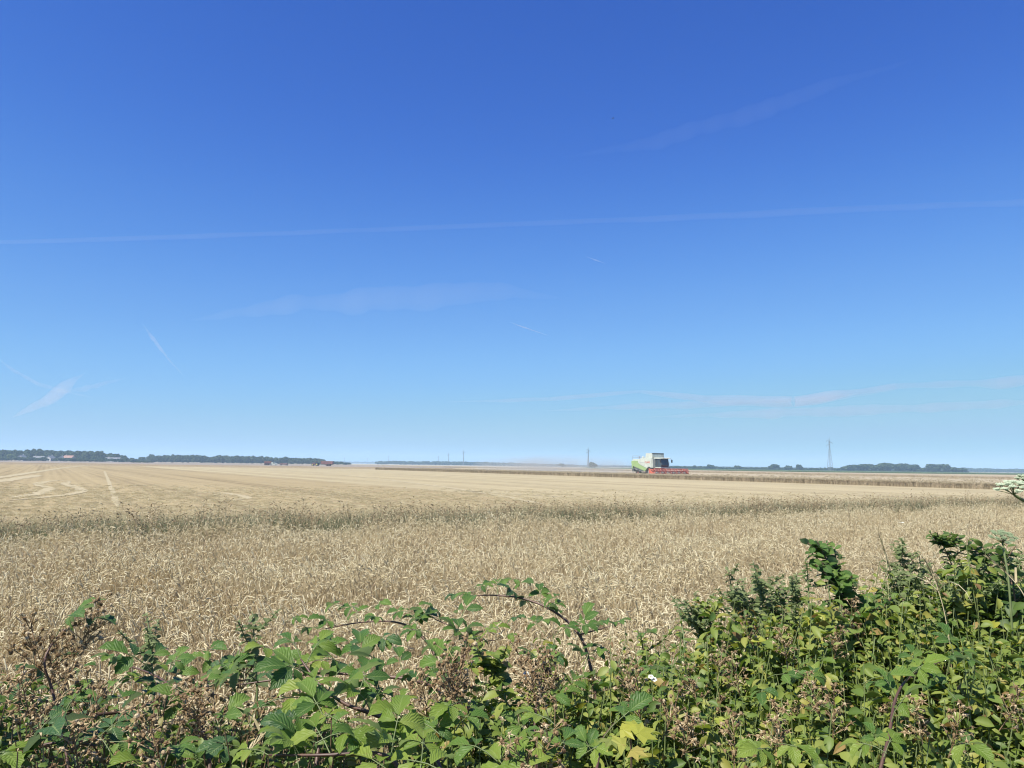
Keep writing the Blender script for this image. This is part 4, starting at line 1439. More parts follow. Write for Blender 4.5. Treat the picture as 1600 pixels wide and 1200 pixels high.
def bramble(name, base, label, canes, extra=(), spent=(), blossoms=(), group='bramble bushes along the hedge'):
    """canes: (points [(px,py,d)], radius, leaf spacing, leaf scale, leaf material indices)"""
    t = empty(name, base, label, 'bramble', group)
    for pix, rad, sp_, ls, mats in canes:
        ctrl = [P(*q) for q in pix]
        path = smooth_path(ctrl)
        n = len(path)
        mb = MB()
        mb.tube(path, [rad * (1 - .65 * i / (n - 1)) for i in range(n)], 6)
        for i in range(2, n - 1, 2):                      # thorns
            a = random.uniform(0, 6.28); o_ = Vector((math.cos(a), math.sin(a), random.uniform(-.3, .6))).normalized()
            tg = (path[i + 1] - path[i]).normalized(); r_ = rad * (1 - .65 * i / n)
            mb.add([path[i] + tg * .003, path[i] - tg * .003, path[i] + o_ * (r_ + .005)], [(0, 1, 2)])
        mb.build('cane', M_cane, t, True)
        acc = random.uniform(0, sp_); side = 1
        for i in range(1, n):
            acc += (path[i] - path[i - 1]).length
            if acc > sp_:
                acc = 0; side = -side
                tg = (path[i] - path[i - 1]).normalized()
                sd = tg.cross(Vector((0, 0, 1)));  sd = sd.normalized() if sd.length > .1 else Vector((1, 0, 0))
                d = sd * side * random.uniform(.6, 1) + tg * random.uniform(.1, .6) + Vector((0, 0, random.uniform(.15, .8)))
                nn = Vector((random.gauss(-.1, .25), random.gauss(-.15, .25), 1))
                inst('leaf', random.choice(BL[random.choice(mats)]), t, frame(path[i], d, nn, ls * random.uniform(.65, 1.15)))
        # tip leaf
        inst('leaf', random.choice(BL[random.choice(mats)]), t, frame(path[-1], path[-1] - path[-2], (0, 0, 1), ls * .75))
    for px, py, d, s, m in extra:
        a = random.uniform(0, 6.28)
        dr = Vector((math.cos(a), math.sin(a), random.uniform(-.1, .5)))
        c = P(px, py, d) - dr.normalized() * .08 * s
        s *= .82
        inst('leaf', random.choice(BL[m]), t, frame(c, dr, (random.gauss(-.1, .2), random.gauss(-.25, .2), 1), s))
    for px, py, d, s in spent:
        s *= .95
        inst('spent_flowers', random.choice(SPENT), t, frame(P(px, py, d) - Vector((0, 0, .05 * s)), (random.gauss(0, .3), 1, random.gauss(0, .3)), (random.gauss(0, .3), random.gauss(0, .2), 1), s))
    for px, py, d in blossoms:
        inst('blossom', BLOS, t, frame(P(px, py, d), (1, 0, 0), (random.gauss(0, .3), -.5, .8), .65))
    return t


L0, L1, L2 = (0,), (0, 1), (0, 2)
# arching cane in the centre, over the wheat
bramble('bramble_bush', (.35, 2.6, 0), 'bramble cane arching over the wheat left of the picture centre, dark green leaves', [
    ([(945, 1190, 2.3), (935, 1110, 2.35), (922, 1040, 2.4), (905, 992, 2.45), (868, 957, 2.5), (820, 936, 2.55), (770, 930, 2.6), (728, 932, 2.65)], .0058, .075, .85, (0, 0, 2)),
    ([(905, 992, 2.45), (930, 985, 2.4), (955, 978, 2.38)], .003, .05, .7, L0)],
    extra=[(760, 915, 2.6, .8, 0), (795, 912, 2.58, .8, 0), (820, 915, 2.55, .85, 0), (812, 938, 2.55, .9, 2), (858, 935, 2.5, .9, 0), (872, 945, 2.5, .8, 0), (815, 968, 2.5, .85, 2), (832, 972, 2.5, .85, 0),
           (862, 975, 2.45, .9, 0), (895, 982, 2.42, .95, 0), (930, 978, 2.4, .9, 0), (872, 1028, 2.35, .9, 2), (925, 1012, 2.4, .9, 0), (940, 1020, 2.4, .8, 2), (898, 1068, 2.2, 1.1, 0), (925, 1060, 2.25, .9, 0)])
bramble('bramble_bush', (-.2, 2.3, 0), 'bramble with small leaf sprays before the wheat, below left of centre', [
    ([(700, 1110, 2.2), (690, 1060, 2.25), (672, 1010, 2.3), (630, 975, 2.35), (570, 972, 2.4), (510, 982, 2.45)], .0048, .07, .8, L0),
    ([(700, 1110, 2.2), (720, 1050, 2.2), (728, 1010, 2.25), (715, 985, 2.3), (680, 968, 2.35)], .0042, .06, .85, L0),
    ([(690, 1060, 2.25), (740, 1010, 2.2), (775, 1000, 2.2)], .003, .06, .7, L1)],
    extra=[(518, 948, 2.4, .8, 0), (545, 952, 2.4, .8, 0), (602, 945, 2.4, .75, 0), (612, 960, 2.35, .8, 0), (470, 968, 2.45, .65, 0), (660, 968, 2.35, .9, 0), (672, 962, 2.35, .8, 2), (712, 975, 2.3, .9, 0), (735, 986, 2.25, .9, 0),
           (560, 1005, 2.2, 1.0, 2), (590, 1012, 2.2, 1.0, 0), (610, 1002, 2.2, .9, 2), (680, 1012, 2.15, .95, 0), (700, 1020, 2.15, .9, 0), (640, 990, 2.25, .8, 0), (745, 1000, 2.2, .8, 2), (765, 985, 2.2, .7, 1)])
bramble('bramble_bush', (-.35, 1.8, 0), 'large bramble with red canes and bright leaves at the bottom, left of centre', [
    ([(690, 1210, 1.55), (660, 1150, 1.6), (590, 1118, 1.65), (540, 1100, 1.7), (500, 1070, 1.75), (470, 1030, 1.8)], .0062, .042, 1.0, L1),
    ([(740, 1120, 1.9), (690, 1080, 1.9), (640, 1062, 1.9), (580, 1056, 1.92), (500, 1052, 1.95), (430, 1062, 1.95), (360, 1072, 1.95)], .0058, .045, 1.0, L0),
    ([(640, 1230, 1.4), (600, 1180, 1.45), (500, 1180, 1.45), (420, 1180, 1.5)], .005, .042, 1.0, L1),
    ([(490, 1230, 1.5), (500, 1160, 1.55), (520, 1120, 1.6), (505, 1090, 1.65)], .005, .042, 1.0, L1)],
    extra=[(660, 1150, 1.45, 1.05, 1), (572, 1150, 1.45, 1.1, 1), (640, 1128, 1.55, 1.0, 1), (500, 1120, 1.6, 1.05, 1), (475, 1100, 1.65, 1.1, 1), (560, 1185, 1.4, 1.1, 1), (455, 1165, 1.5, 1.0, 1), (590, 1090, 1.7, 1.0, 0),
           (555, 1060, 1.85, 1.0, 1), (570, 1078, 1.8, 1.0, 0), (480, 1040, 1.9, 1.0, 1), (440, 1030, 1.95, .95, 0), (500, 1005, 2.0, .9, 0), (655, 1058, 1.85, 1.0, 0), (680, 1060, 1.85, .95, 2), (690, 1118, 1.6, .95, 1),
           (745, 1115, 1.7, 1.0, 0), (770, 1180, 1.5, 1.1, 1), (720, 1165, 1.5, 1.0, 0), (820, 1120, 1.6, .9, 1), (830, 1160, 1.5, 1.0, 0), (690, 1190, 1.4, 1.1, 1), (430, 1130, 1.6, 1.0, 2), (415, 1100, 1.7, .9, 0), (620, 1195, 1.4, 1.1, 1)],
    spent=[(702, 1062, 1.75, 1.3), (715, 1075, 1.75, 1.2), (690, 1085, 1.7, 1.2), (670, 1105, 1.65, 1.1), (725, 1095, 1.7, 1.1)])
bramble('bramble_bush', (-.95, 1.9, 0), 'dark bramble with withered brown flower heads near the left edge', [
    ([(110, 1240, 1.6), (100, 1150, 1.65), (82, 1080, 1.7), (70, 1030, 1.7), (100, 985, 1.75), (130, 975, 1.75)], .004, .09, .8, L2),
    ([(60, 1130, 1.9), (140, 1118, 1.95), (200, 1110, 2.0), (270, 1086, 2.0), (330, 1070, 2.0), (390, 1062, 2.0)], .0055, .05, .9, L2),
    ([(330, 1230, 1.6), (320, 1150, 1.7), (290, 1100, 1.8), (250, 1060, 1.9), (200, 1040, 2.0)], .005, .05, .9, L0),
    ([(20, 1230, 1.5), (40, 1180, 1.5), (90, 1160, 1.5), (150, 1165, 1.5)], .005, .06, 1.0, L2)],
    extra=[(95, 1130, 1.6, 1.0, 2), (30, 1075, 1.8, .9, 2), (15, 1190, 1.4, 1.1, 1), (60, 1165, 1.45, 1.0, 0), (140, 1150, 1.5, .9, 2), (105, 1022, 1.75, .6, 2), (270, 1085, 1.95, .9, 0), (255, 1110, 1.85, 1.0, 0), (310, 1032, 2.05, .9, 0), (340, 1015, 2.05, .9, 0),
           (380, 1035, 2.0, .95, 0), (395, 1015, 2.05, .95, 1), (355, 1045, 2.0, .8, 0), (170, 1070, 2.0, .7, 0), (205, 1055, 2.0, .7, 1), (140, 1040, 2.0, .7, 0), (230, 1150, 1.6, .9, 1), (190, 1195, 1.45, 1.0, 1), (280, 1180, 1.5, 1.0, 0), (330, 1170, 1.6, .9, 2), (260, 1040, 2.0, .6, 1)],
    spent=[(118, 985, 1.75, 1.2), (135, 980, 1.75, 1.0), (60, 1015, 1.7, 1.2), (80, 1040, 1.7, 1.2), (40, 1045, 1.7, 1.0), (95, 1060, 1.7, 1.0), (120, 1130, 1.6, 1.1), (150, 1110, 1.7, 1.1), (55, 1100, 1.65, 1.1), (210, 1140, 1.65, 1.2), (240, 1165, 1.55, 1.2), (170, 1150, 1.6, 1.1), (30, 1130, 1.6, 1.1),
           (300, 1120, 1.75, 1.2), (345, 1110, 1.8, 1.2), (380, 1130, 1.7, 1.1), (330, 1140, 1.7, 1.1), (70, 1190, 1.45, 1.2), (130, 1190, 1.45, 1.1), (360, 1090, 1.85, 1.0), (270, 1195, 1.45, 1.1)])
bramble('bramble_bush', (.2, 2.0, 0), 'bramble thick with brown withered flowers below the arching cane', [
    ([(840, 1220, 1.7), (835, 1150, 1.8), (840, 1090, 1.9), (850, 1050, 1.95)], .004, .09, .8, L0),
    ([(930, 1220, 1.6), (940, 1160, 1.7), (960, 1130, 1.75)], .004, .07, .8, L0)],
    spent=[(835, 1045, 1.95, 1.1), (855, 1055, 1.95, 1.1), (870, 1070, 1.9, 1.1), (845, 1080, 1.85, 1.1), (825, 1070, 1.9, 1.0), (860, 1095, 1.8, 1.0), (1000, 1110, 1.75, 1.1), (1035, 1120, 1.75, 1.0), (985, 1065, 2.0, 1.0), (820, 1190, 1.45, 1.2), (845, 1195, 1.45, 1.1), (1065, 1145, 1.65, 1.0)],
    blossoms=[(822, 1053, 1.88), (825, 1058, 1.88), (1017, 1058, 1.95), (1022, 1062, 1.95)],
    extra=[(810, 1180, 1.45, 1.2, 1), (955, 1165, 1.55, .9, 1), (890, 1160, 1.55, .9, 0), (815, 1155, 1.5, 1.0, 1), (1020, 990, 2.5, .9, 0), (1040, 1045, 2.1, .95, 0), (1010, 1048, 2.1, .8, 0)])
bramble('bramble_bush', (1.05, 1.9, 0), 'bramble with a thick brown-red cane through the yellow-green shrubs on the right', [
    ([(1368, 1230, 1.6), (1388, 1154, 1.68), (1400, 1090, 1.8), (1422, 1058, 1.9), (1462, 1037, 2.0), (1494, 1026, 2.05)], .0042, .08, .8, L1)],
    extra=[(1400, 1062, 1.85, .95, 0), (1425, 1040, 1.95, .9, 0), (1378, 1075, 1.85, .9, 0), (1450, 1060, 1.9, .9, 0), (1270, 1050, 2.0, .85, 0), (1240, 1058, 2.0, .8, 0), (1290, 1035, 2.1, .7, 1), (1260, 1180, 1.55, .9, 1), (1500, 1030, 2.0, .9, 0), (1395, 1150, 1.6, .8, 1), (1525, 1175, 1.55, .9, 1), (1330, 1165, 1.55, .8, 1), (1190, 1090, 1.85, .8, 0), (1170, 1180, 1.5, .9, 1)],
    spent=[(px_, py_, .70 / ((py_ - 730) / FPX), .8) for px_, py_ in ((1060, 1000), (1100, 1020), (1190, 1040), (1210, 985), (1250, 1000), (1290, 1060), (1350, 1040), (1400, 1010), (1440, 990), (1470, 1075), (1520, 1050), (1550, 1020), (1390, 1120), (1250, 1130), (1110, 1110), (1340, 1080), (1500, 1010), (1580, 1060))] + [(1300, 1120, 1.75, 1.0), (1280, 1090, 1.85, .9), (1210, 1140, 1.7, 1.0), (1440, 1130, 1.7, .9), (1330, 970, 2.5, 1.0), (1345, 985, 2.45, 1.0), (1180, 1000, 2.4, .9), (1120, 1040, 2.2, .9), (1155, 1060, 2.1, .9), (1090, 1080, 2.0, .9), (1230, 1020, 2.2, .9), (1480, 1150, 1.65, .9), (1300, 1010, 2.25, .9), (1560, 1110, 1.75, .9), (1145, 1180, 1.55, 1.0)])


# ---- leafy shrubs: stems, the leaves that show largest one by one, the rest as one foliage part
def simple_leaf(mat, L=1.0, W=.56, rows=4, droop=.6, fold=.25):
    mb = MB(); leaflet(mb, (0, 0, 0), (0, 1, 0), (0, 0, 1), L, W, droop, fold, .04, rows)
    return mb.mesh('leaf', mat, smooth=True)


SLEAF = {}
for nm, mt in (('lite', M_leaf), ('dark', M_leafd), ('weed', M_weed)):
    SLEAF[nm] = [simple_leaf(mt, 1, random.uniform(.38, .58), 5, random.uniform(.1, 1.5), random.uniform(.1, .65)) for k in range(7)]
SLEAF['yellow'] = [simple_leaf(M_yel, 1, .6, 4, .8, .3) for k in range(2)]


def add_leaf(mb, M, droop, fold, w):
    """six-face leaf for the joined foliage"""
    pts = [(0, 0, 0)]
    prof = ((.3, .46), (.65, .40))
    for t, ww in prof:
        z = -droop * t * t * .5
        pts += [(-ww * w, t, z + fold * ww * w), (0, t, z), (ww * w, t, z + fold * ww * w)]
    pts.append((0, 1, -droop * .55))
    mb.add([M @ Vector(p) for p in pts], [(0, 2, 1), (0, 3, 2), (1, 2, 5, 4), (2, 3, 6, 5), (4, 5, 7), (5, 6, 7)])


def noise2(x, y):
    return .5 * math.sin(x * 4.1 + 1.7 * math.sin(y * 3.3)) + .5 * math.sin(y * 5.3 + 1.3 * math.sin(x * 2.9) + 1)


def canopy(x, d):
    """height of the hedge top"""
    back = hedge_back(x)
    h = 1.19 + .06 * noise2(x, d) + .035 * noise2(x * 2.7 + 4, d * 2.9)
    if x > .1: h += .20 * min(1, (x - .1) / .8) * min(1, max(0, d - 1.6))
    if x < .1: h += .03
    e = (back - d) / .3
    if e < 1: h -= .10 * (1 - max(e, 0)) ** 2
    return h


CENT = [  # px, py, leaf kind, label
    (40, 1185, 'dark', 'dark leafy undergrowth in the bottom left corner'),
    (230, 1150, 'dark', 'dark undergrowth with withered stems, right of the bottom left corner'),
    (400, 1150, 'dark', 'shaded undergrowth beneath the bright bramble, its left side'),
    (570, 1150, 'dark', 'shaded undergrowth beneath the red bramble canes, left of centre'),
    (760, 1150, 'lite', 'fresh green leafy shrub at the bottom just left of centre'),
    (905, 1170, 'lite', 'yellow-green shrub at the bottom just right of centre'),
    (1010, 1020, 'lite', 'leafy shrub edge meeting the wheat right of the arching cane'),
    (1060, 1130, 'lite', 'yellow-green shrub around the lobed yellow leaves'),
    (1140, 985, 'lite', 'green shrub left of the tall broad-leaved sapling'),
    (1210, 1080, 'lite', 'yellow-green shrub below and left of the broad-leaved sapling'),
    (1230, 1185, 'lite', 'dense shrub at the bottom, left of the thick brown cane'),
    (1310, 1010, 'lite', 'green shrub around the foot of the broad-leaved sapling'),
    (1350, 1110, 'lite', 'yellow-green shrub that the thick brown cane grows through'),
    (1430, 1190, 'lite', 'dense shrub at the bottom, right of the thick brown cane'),
    (1450, 985, 'lite', 'green shrub below the two grey-green mugwort plants'),
    (1510, 1090, 'lite', 'yellow-green shrub above the bottom right corner'),
    (1590, 980, 'lite', 'green shrub at the right edge under the white umbel'),
    (1590, 1190, 'lite', 'dense yellowing shrub in the bottom right corner')]
centers = []
for px, py, kd, lb in CENT:
    centers.append((A(px, py, 1.1), kd, lb))
shoots = [[] for c in centers]
d = 1.05
while d < 3.95:
    for k in range(int(640 * .05 * (1.62 * d + 1.6))):
        x = random.uniform(-.78 * d - .6, .78 * d + .9); dd = d + random.uniform(0, .05)
        if dd > hedge_back(x) + random.gauss(0, .06): continue
        if x < .1 and random.random() < .2: continue
        if noise2(x * 3.1 + 2, dd * 3.7) < -.45 and random.random() < .75: continue
        i = min(range(len(centers)), key=lambda q: (centers[q][0].x - x) ** 2 + (centers[q][0].y - dd) ** 2)
        shoots[i].append((x, dd))
    d += .05
for (c, kd, lb), sh in zip(centers, shoots):
    t = empty('hedge_shrub', (c.x, c.y, 0), lb, 'shrub', 'leafy shrubs of the hedge')
    stems, leaves = MB(), []
    for x, dd in sh:
        zt = canopy(x, dd) + random.gauss(0, .035) + (random.uniform(.03, .12) if random.random() < .08 else 0)
        la = random.uniform(0, 6.28); lean = random.uniform(.02, .34)
        top = Vector((x, dd, zt)); b = Vector((x + math.cos(la) * lean, dd + math.sin(la) * lean, .12))
        mid = b.lerp(top, .6) + Vector((random.gauss(0, .04), random.gauss(0, .04), .03))
        stems.tube([b, mid, top], [.0028, .0022, .0012], 3, 0, cap=False)
        z = zt - .01; az = random.uniform(0, 6.28); k = 0
        big = random.uniform(.65, 1.35)
        while z > .42:
            f = (zt - z); p = top.lerp(b, min(1, f / (zt - .12))) if f > .3 else top.lerp(mid, f / max(.05, zt - mid.z))
            L = big * random.uniform(.028, .050) * min(1, .45 + f * 7)
            for s in (0, math.pi):
                if random.random() < .22: continue
                a = az + s + random.gauss(0, .3)
                dr = Vector((math.cos(a), math.sin(a), random.uniform(-.8, .6)))
                nn = Vector((random.gauss(-.15, .6), random.gauss(-.1, .6), 1))
                leaves.append((p + dr.normalized() * .006, dr, nn, L))
            az += 1.57 + random.gauss(0, .2); k += 1
            z -= random.uniform(.017, .029) * (1 if f < .25 else 1.9 if f < .45 else 3.2)
    stems.build('stems', M_canb if kd == 'dark' else M_gstem, t)['kind'] = 'stuff'
    # the leaves that show largest: near the top of the hedge, in frame, big and close
    def score(l):
        p, dr, nn, L = l
        depth = canopy(p.x, p.y) - p.z
        if abs(p.x) > .67 * p.y or (CAM_H - p.z) / p.y > .42: depth += .5
        return L / p.y - max(0, depth) * .15
    leaves.sort(key=score, reverse=True)
    for p, dr, nn, L in leaves[:300]:
        kk = 'yellow' if (kd == 'lite' and random.random() < .045) else kd
        inst('leaf', random.choice(SLEAF[kk]), t, frame(p, dr, nn, L * 1.06))
    mb = MB()
    for p, dr, nn, L in leaves[300:]:
        add_leaf(mb, frame(p, dr, nn, L), random.uniform(.2, .9), random.uniform(.1, .5), random.uniform(.44, .62))
    o = mb.build('foliage', M_leafd if kd == 'dark' else M_leaf, t); o['kind'] = 'stuff'


# ---- tall weeds rising from the hedge
def weed(name, pix, label, cat, L0_, L1_, step, mat, kind='weed', rad=.004, whorl=2, group=None, wid=1.0, side=0, stemmat=None, up=.35):
    """stem through pixel points (bottom to top); leaf length goes from L0_ at the bottom to L1_ at the tip"""
    path = smooth_path([P(*q) for q in pix], 8)
    t = empty(name, (path[0].x, path[0].y, 0), label, cat, group)
    base = Vector((path[0].x + random.gauss(0, .03), path[0].y, .05))
    path = [base] + path
    n = len(path)
    mb = MB(); mb.tube(path, [rad * (1 - .7 * i / (n - 1)) for i in range(n)], 6); mb.build('stem', stemmat or M_gstem, t, True)
    L0_ *= 1.35; L1_ *= 1.35; step *= .9
    ls = [simple_leaf(mat, 1, wid * random.uniform(.45, .6), 5, random.uniform(.3, 1.1), random.uniform(.1, .35)) for k in range(3)]

    def leafset(pa, la, lb, st):
        tot = sum((pa[i] - pa[i - 1]).length for i in range(1, len(pa)))
        acc, run, az = 0, 0, random.uniform(0, 6)
        for i in range(1, len(pa)):
            sg = (pa[i] - pa[i - 1]); sl = sg.length; q = 0
            while acc + (sl - q) >= st:
                q += st - acc; acc = 0
                f = (run + q) / tot; p = pa[i - 1] + sg * (q / sl)
                if p.z > .55:
                    for w in range(whorl):
                        a = az + w * 6.283 / whorl + random.gauss(0, .25)
                        dr = Vector((math.cos(a), math.sin(a), up + random.gauss(-.1, .4)))
                        inst('leaf', random.choice(ls), t, frame(p, dr, (random.gauss(-.1, .5), random.gauss(-.35, .5), 1), (la + (lb - la) * f) * random.uniform(.75, 1.2)))
                az += 1.57 + random.gauss(0, .15)
            acc += sl - q; run += sl
    leafset(path[1:], L0_, L1_, step)
    for k in range(side):
        i = int(2 + (n - 6) * random.random() ** .8); a = random.uniform(0, 6.28); f = i / n
        e = path[i] + Vector((math.cos(a) * .15, math.sin(a) * .15, random.uniform(.04, .16))) * (1.15 - f)
        br = [path[i], path[i].lerp(e, .5) + Vector((0, 0, -.01)), e]
        mb = MB(); mb.tube(br, rad * .4, 4, cap=False); mb.build('branch', stemmat or M_gstem, t)
        leafset(br, L0_ * .7, L1_ * .7, step * .7)
    return t


WG = 'tall weeds rising from the hedge'
weed('sapling', [(1375, 1060, 2.5), (1352, 1000, 2.55), (1335, 950, 2.6), (1308, 900, 2.62), (1288, 868, 2.65), (1277, 846, 2.65)], 'tall dark green broad-leaved sapling leaning left, right of centre', 'sapling', .058, .030, .020, M_bram[0], rad=.007, whorl=2, wid=1.35, side=20, stemmat=M_canb)
weed('mugwort', [(1530, 1010, 2.7), (1512, 945, 2.75), (1495, 900, 2.78), (1478, 862, 2.8), (1469, 836, 2.8)], 'tall bushy dark mugwort leaning left near the right edge', 'weed', .05, .028, .018, M_weed, whorl=3, group=WG, wid=.8, side=10, stemmat=M_canb)
weed('mugwort', [(1555, 1000, 2.6), (1552, 940, 2.62), (1545, 890, 2.65), (1535, 852, 2.65)], 'spreading dark weed right of the tallest mugwort', 'weed', .055, .035, .026, M_weed, whorl=3, group=WG, wid=.9, side=9, stemmat=M_canb)
weed('mugwort', [(1590, 990, 2.5), (1585, 930, 2.5), (1572, 885, 2.52), (1560, 866, 2.52)], 'leafy dark weed at the right edge under the umbel flowers', 'weed', .05, .03, .028, M_weed, whorl=2, group=WG, side=5, stemmat=M_canb)
weed('nettle', [(1196, 1000, 2.7), (1192, 950, 2.75), (1184, 905, 2.78), (1176, 876, 2.8)], 'slim pale-green weed left of the broad-leaved sapling', 'weed', .038, .016, .022, M_grey, whorl=3, wid=1.25, group=WG, side=5)
weed('nettle', [(1265, 1010, 2.7), (1264, 950, 2.72), (1262, 900, 2.75), (1258, 872, 2.76)], 'thin upright weed touching the broad-leaved sapling on its left', 'weed', .03, .013, .022, M_weed, whorl=2, group=WG, side=3)
weed('nettle', [(1155, 1010, 2.8), (1148, 960, 2.85), (1142, 915, 2.9), (1138, 890, 2.9)], 'slender grey-green weed at the left end of the tall weeds', 'weed', .032, .012, .022, M_grey, whorl=3, wid=1.25, group=WG, side=5)
weed('nettle', [(1115, 1010, 2.7), (1110, 970, 2.75), (1118, 940, 2.75)], 'short bushy weed left of the slender grey-green one', 'weed', .04, .02, .02, M_leaf, whorl=3, group=WG, side=5)
weed('nettle', [(1430, 1000, 2.8), (1424, 950, 2.85), (1412, 890, 2.9), (1404, 845, 2.9)], 'faint feathery weed between the sapling and the mugwort', 'weed', .035, .012, .018, M_grey, whorl=3, group=WG, wid=1.0, side=8)
weed('nettle', [(1450, 990, 2.8), (1446, 940, 2.85), (1440, 895, 2.9), (1436, 866, 2.9)], 'thin upright weed just left of the tallest mugwort', 'weed', .03, .012, .02, M_grey, whorl=3, wid=1.25, group=WG, side=4)
weed('nettle', [(1225, 1000, 2.75), (1222, 950, 2.8), (1214, 915, 2.8)], 'low thin weed midway between the slim weed and the sapling', 'weed', .034, .014, .022, M_leafd, whorl=2, group=WG, side=4)
weed('nettle', [(1072, 1020, 2.6), (1066, 980, 2.65), (1058, 940, 2.7)], 'single thin nettle standing out against the wheat right of centre', 'weed', .032, .014, .022, M_weed, whorl=2, group=WG)
weed('nettle', [(1010, 1060, 2.5), (1004, 1010, 2.55), (996, 985, 2.55)], 'small weed at the wheat edge right of the arching cane', 'weed', .03, .014, .02, M_leaf, whorl=2, group=WG, side=3)
weed('nettle', [(402, 1075, 2.3), (398, 1010, 2.35), (394, 955, 2.4)], 'faint grey-green weed standing in the wheat at the left', 'weed', .036, .013, .024, M_grey, whorl=3, wid=1.25, group=WG, side=2)
weed('nettle', [(240, 1085, 2.3), (236, 1020, 2.35), (230, 962, 2.4)], 'faint weed with a budding tip against the wheat, far left', 'weed', .03, .012, .024, M_grey, whorl=3, wid=1.25, group=WG, side=3)
weed('nettle', [(800, 1120, 2.0), (778, 1060, 2.05), (770, 1030, 2.1)], 'soft green weed right of the withered brown flower heads', 'weed', .045, .025, .022, M_leaf, whorl=3, group=WG, side=5)
weed('nettle', [(1490, 1010, 2.5), (1478, 960, 2.55), (1470, 920, 2.6)], 'short weed below the tallest mugwort', 'weed', .036, .016, .022, M_leafd, whorl=2, group=WG, side=4)


for k, (pix, lb) in enumerate((
    ([(1165, 1000, 2.9), (1160, 950, 2.95), (1163, 905, 3.0)], 'feathery weed just left of the slim pale-green one'),
    ([(1205, 1000, 2.8), (1208, 950, 2.85), (1203, 902, 2.9)], 'feathery weed just right of the slim pale-green one'),
    ([(1240, 1000, 2.7), (1243, 955, 2.75), (1238, 900, 2.8)], 'feathery weed close to the sapling on its left'),
    ([(1090, 1010, 2.7), (1094, 975, 2.75), (1090, 945, 2.75)], 'short feathery weed right of the single nettle'),
    ([(1390, 990, 2.8), (1392, 940, 2.85), (1390, 880, 2.9)], 'feathery weed right of the broad-leaved sapling'),
    ([(1420, 980, 2.7), (1422, 930, 2.75), (1426, 885, 2.8)], 'feathery weed left of the thin upright one'),
    ([(1500, 960, 2.6), (1508, 920, 2.65), (1515, 885, 2.7)], 'feathery weed between mugwort and spreading weed'),
    ([(1580, 950, 2.7), (1590, 905, 2.75), (1596, 862, 2.8)], 'feathery weed at the very right edge'))):
    weed('feathery_weed', pix, lb, 'weed', .034, .014, .018, M_grey, whorl=3, group=WG, wid=.9, side=8)


# ---- white umbel flowers
def umbel(name, stem_pix, nrm, size, label, seed, mat):
    random.seed(seed)
    path = smooth_path([P(*q) for q in stem_pix], 6)
    t = empty(name, (path[0].x, path[0].y, 0), label, 'flower', 'umbel flowers at the right edge')
    base = Vector((path[0].x + .05, path[0].y + .05, .05))
    mb = MB(); mb.tube([base] + path, [.004] + [.0034] * (len(path) - 1) + [.002], 6); mb.build('stem', M_gstem, t, True)
    top = path[-1]; n = Vector(nrm).normalized(); u = n.orthogonal().normalized(); v = n.cross(u)
    for k in range(15):
        a = k * 2.4; r = size * math.sqrt((k + .5) / 15)
        c = top + u * math.cos(a) * r + v * math.sin(a) * r + n * size * (.75 - .35 * (r / size) ** 2)
        mb = MB(); mb.tube([top, top.lerp(c, .5) + n * size * .02, c], .0009, 4, cap=False); ry = mb.build('ray', M_gstem, t)
        mb = MB()
        for q in range(26):
            aa = q * 2.4; rr = size * .19 * math.sqrt((q + .5) / 26)
            f_ = c + u * math.cos(aa) * rr + v * math.sin(aa) * rr + n * (size * .10 + random.uniform(-.002, .002))
            mb.tube([c, f_], .0004, 3, 1, cap=False)
            for e in range(4):
                b_ = e * 1.57 + aa
                w_ = (u * math.cos(b_) + v * math.sin(b_)) * .0038; x_ = (u * -math.sin(b_) + v * math.cos(b_)) * .0018
                mb.add([f_, f_ + w_ * .7 + x_, f_ + w_ + n * .001, f_ + w_ * .7 - x_], [(0, 1, 2, 3)])
        mb.build('umbellet', [mat, M_gstem], t)
    return t


umbel('wild_carrot', [(1695, 915, 1.75), (1648, 820, 1.78), (1612, 791, 1.8), (1584, 773, 1.8)], (-.18, -.25, 1), .035, 'white umbel flower on a slanting stalk at the right edge, above the wheat', 5, M_umbel)
umbel('wild_carrot', [(1640, 960, 2.1), (1620, 880, 2.1), (1608, 800, 2.12), (1606, 758, 2.12)], (.1, -.3, 1), .030, 'second white umbel flower cut by the right edge', 6, M_umbel)
umbel('wild_carrot', [(1580, 960, 2.4), (1575, 900, 2.42), (1566, 848, 2.45)], (0, -.5, 1), .038, 'pale greenish umbel flower lower down at the right', 8, M_umbelg)
random.seed(40)


# ---- dry grass stalks
def dry_stalk(pix, label, head=.12, rad=.0014, droop=.3):
    path = smooth_path([P(*q) for q in pix], 6)
    t = empty('dry_grass_stalk', (path[0].x, path[0].y, 0), label, 'grass', 'dry grass stalks')
    path = [Vector((path[0].x, path[0].y, .04))] + path
    mb = MB(); mb.tube(path, [rad] * (len(path) - 1) + [rad * .5], 5); mb.build('stem', M_straws, t, True)
    mb = MB(); d = (path[-1] - path[-2]).normalized(); p0 = path[-1]
    for k in range(34):
        f = random.random(); p = p0 - d * head * f
        a = random.uniform(0, 6.28)
        e = p + (Vector((math.cos(a), math.sin(a), .2)) * .35 + d) * random.uniform(.012, .026)
        mb.tube([p, p.lerp(e, .6), e], [.0006, .0018, .0005], 3)
    mb.build('seed_head', M_straws, t)
    mb = MB()
    for k in range(2):
        a = random.uniform(0, 6.28)
        blade(mb, path[len(path) // 2], (math.cos(a), math.sin(a), .8), .2, .006, 1.8, 5)
    mb.build('blade', M_straws, t)
    return t


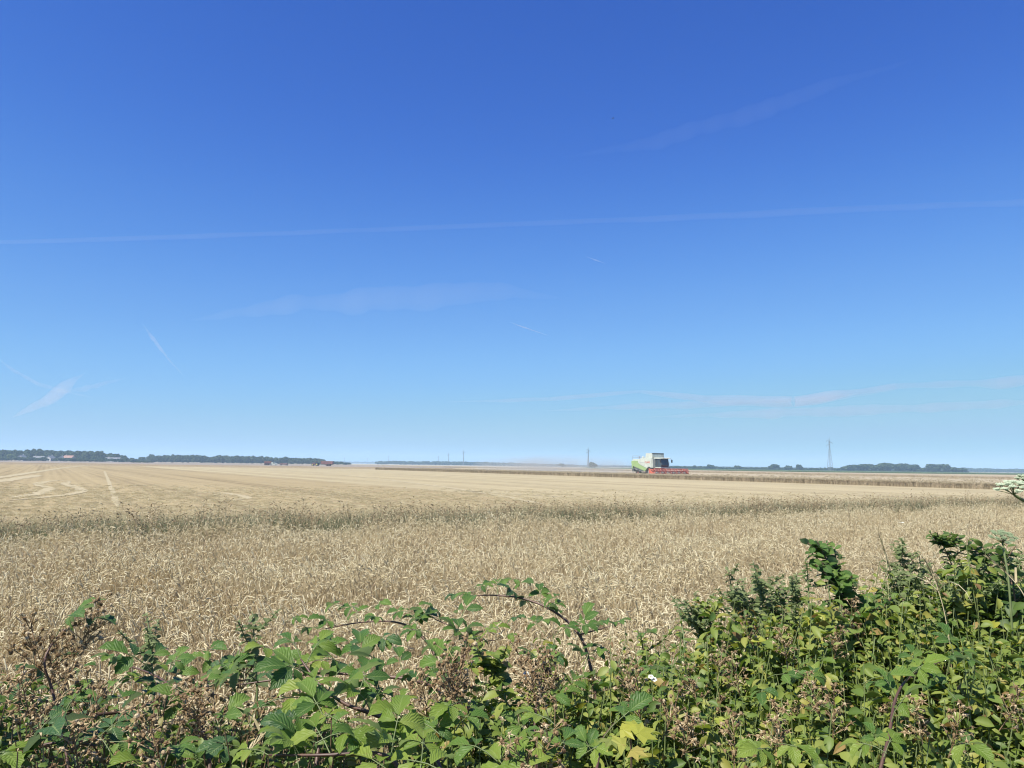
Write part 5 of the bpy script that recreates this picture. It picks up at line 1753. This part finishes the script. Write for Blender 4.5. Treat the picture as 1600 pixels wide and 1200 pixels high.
for pix, lb in (
    ([(985, 1010, 3.2), (955, 925, 3.3), (930, 880, 3.35), (905, 832, 3.4)], 'pale dry grass stalk slanting left through the wheat centre'),
    ([(960, 1010, 3.2), (935, 925, 3.3), (912, 870, 3.35), (898, 845, 3.4)], 'shorter dry stalk beside the slanting one in the wheat centre'),
    ([(1392, 985, 2.7), (1388, 920, 2.75), (1384, 870, 2.8), (1376, 842, 2.8)], 'upright pale dry stalk between the sapling and the mugwort'),
    ([(1485, 1010, 2.4), (1474, 950, 2.45), (1458, 900, 2.5), (1444, 872, 2.5)], 'dry stalk leaning left in front of the tallest mugwort'),
    ([(1625, 990, 2.2), (1600, 930, 2.25), (1575, 898, 2.3), (1545, 872, 2.3)], 'pale dry blade slanting down to the right edge'),
    ([(380, 1185, 1.6), (410, 1150, 1.65), (440, 1118, 1.7)], 'bent dry straw at the bottom left beneath the bramble')):
    dry_stalk(pix, lb)


# ---- maple seedling with lobed yellow leaves
def lobed_leaf(mat):
    mb = MB(); pts = []
    lob = [(0, 1.0), (.42, .55), (.75, .92), (1.2, .5), (1.75, .66), (2.5, .22)]
    ring = [(a, r) for a, r in lob] + [(-a, r) for a, r in reversed(lob[1:])]
    vs = [(0, .12, 0)]; uv = [(.001, .1)]
    for a, r in ring:
        vs.append((math.sin(a) * r * .55, .12 + math.cos(a) * r * .62, -.12 * r * r)); uv.append((math.sin(a), .5))
    m = len(ring)
    mb.add(vs, [(0, 1 + k, 1 + (k + 1) % m) for k in range(m)], 0, uv)
    mb.tube([(0, 0, 0), (0, .12, 0)], .01, 3, 0, cap=False)
    return mb.mesh('leaf', mat)


LB = [lobed_leaf(M_yel), lobed_leaf(M_leaf)]
t = empty('maple_seedling', (.28, 1.72, 0), 'maple seedling with lobed yellow leaves at the bottom, right of centre', 'seedling')
tp = P(985, 1140, 1.52)
mb = MB(); mb.tube([Vector((.28, 1.72, .05)), Vector((.27, 1.66, .8)), tp], [.004, .003, .002], 5); mb.build('stem', M_canb, t)
for k, (px, py, dd, s) in enumerate([(968, 1140, 1.5, .055), (992, 1148, 1.47, .068), (978, 1165, 1.45, .06), (1000, 1135, 1.52, .055), (955, 1155, 1.47, .055), (985, 1172, 1.43, .05)]):
    a = k * 1.1
    inst('leaf', LB[0 if k != 4 else 1], t, frame(P(px, py, dd), (math.cos(a), math.sin(a) * .6 - .3, .1), (0, -.55, 1), s))
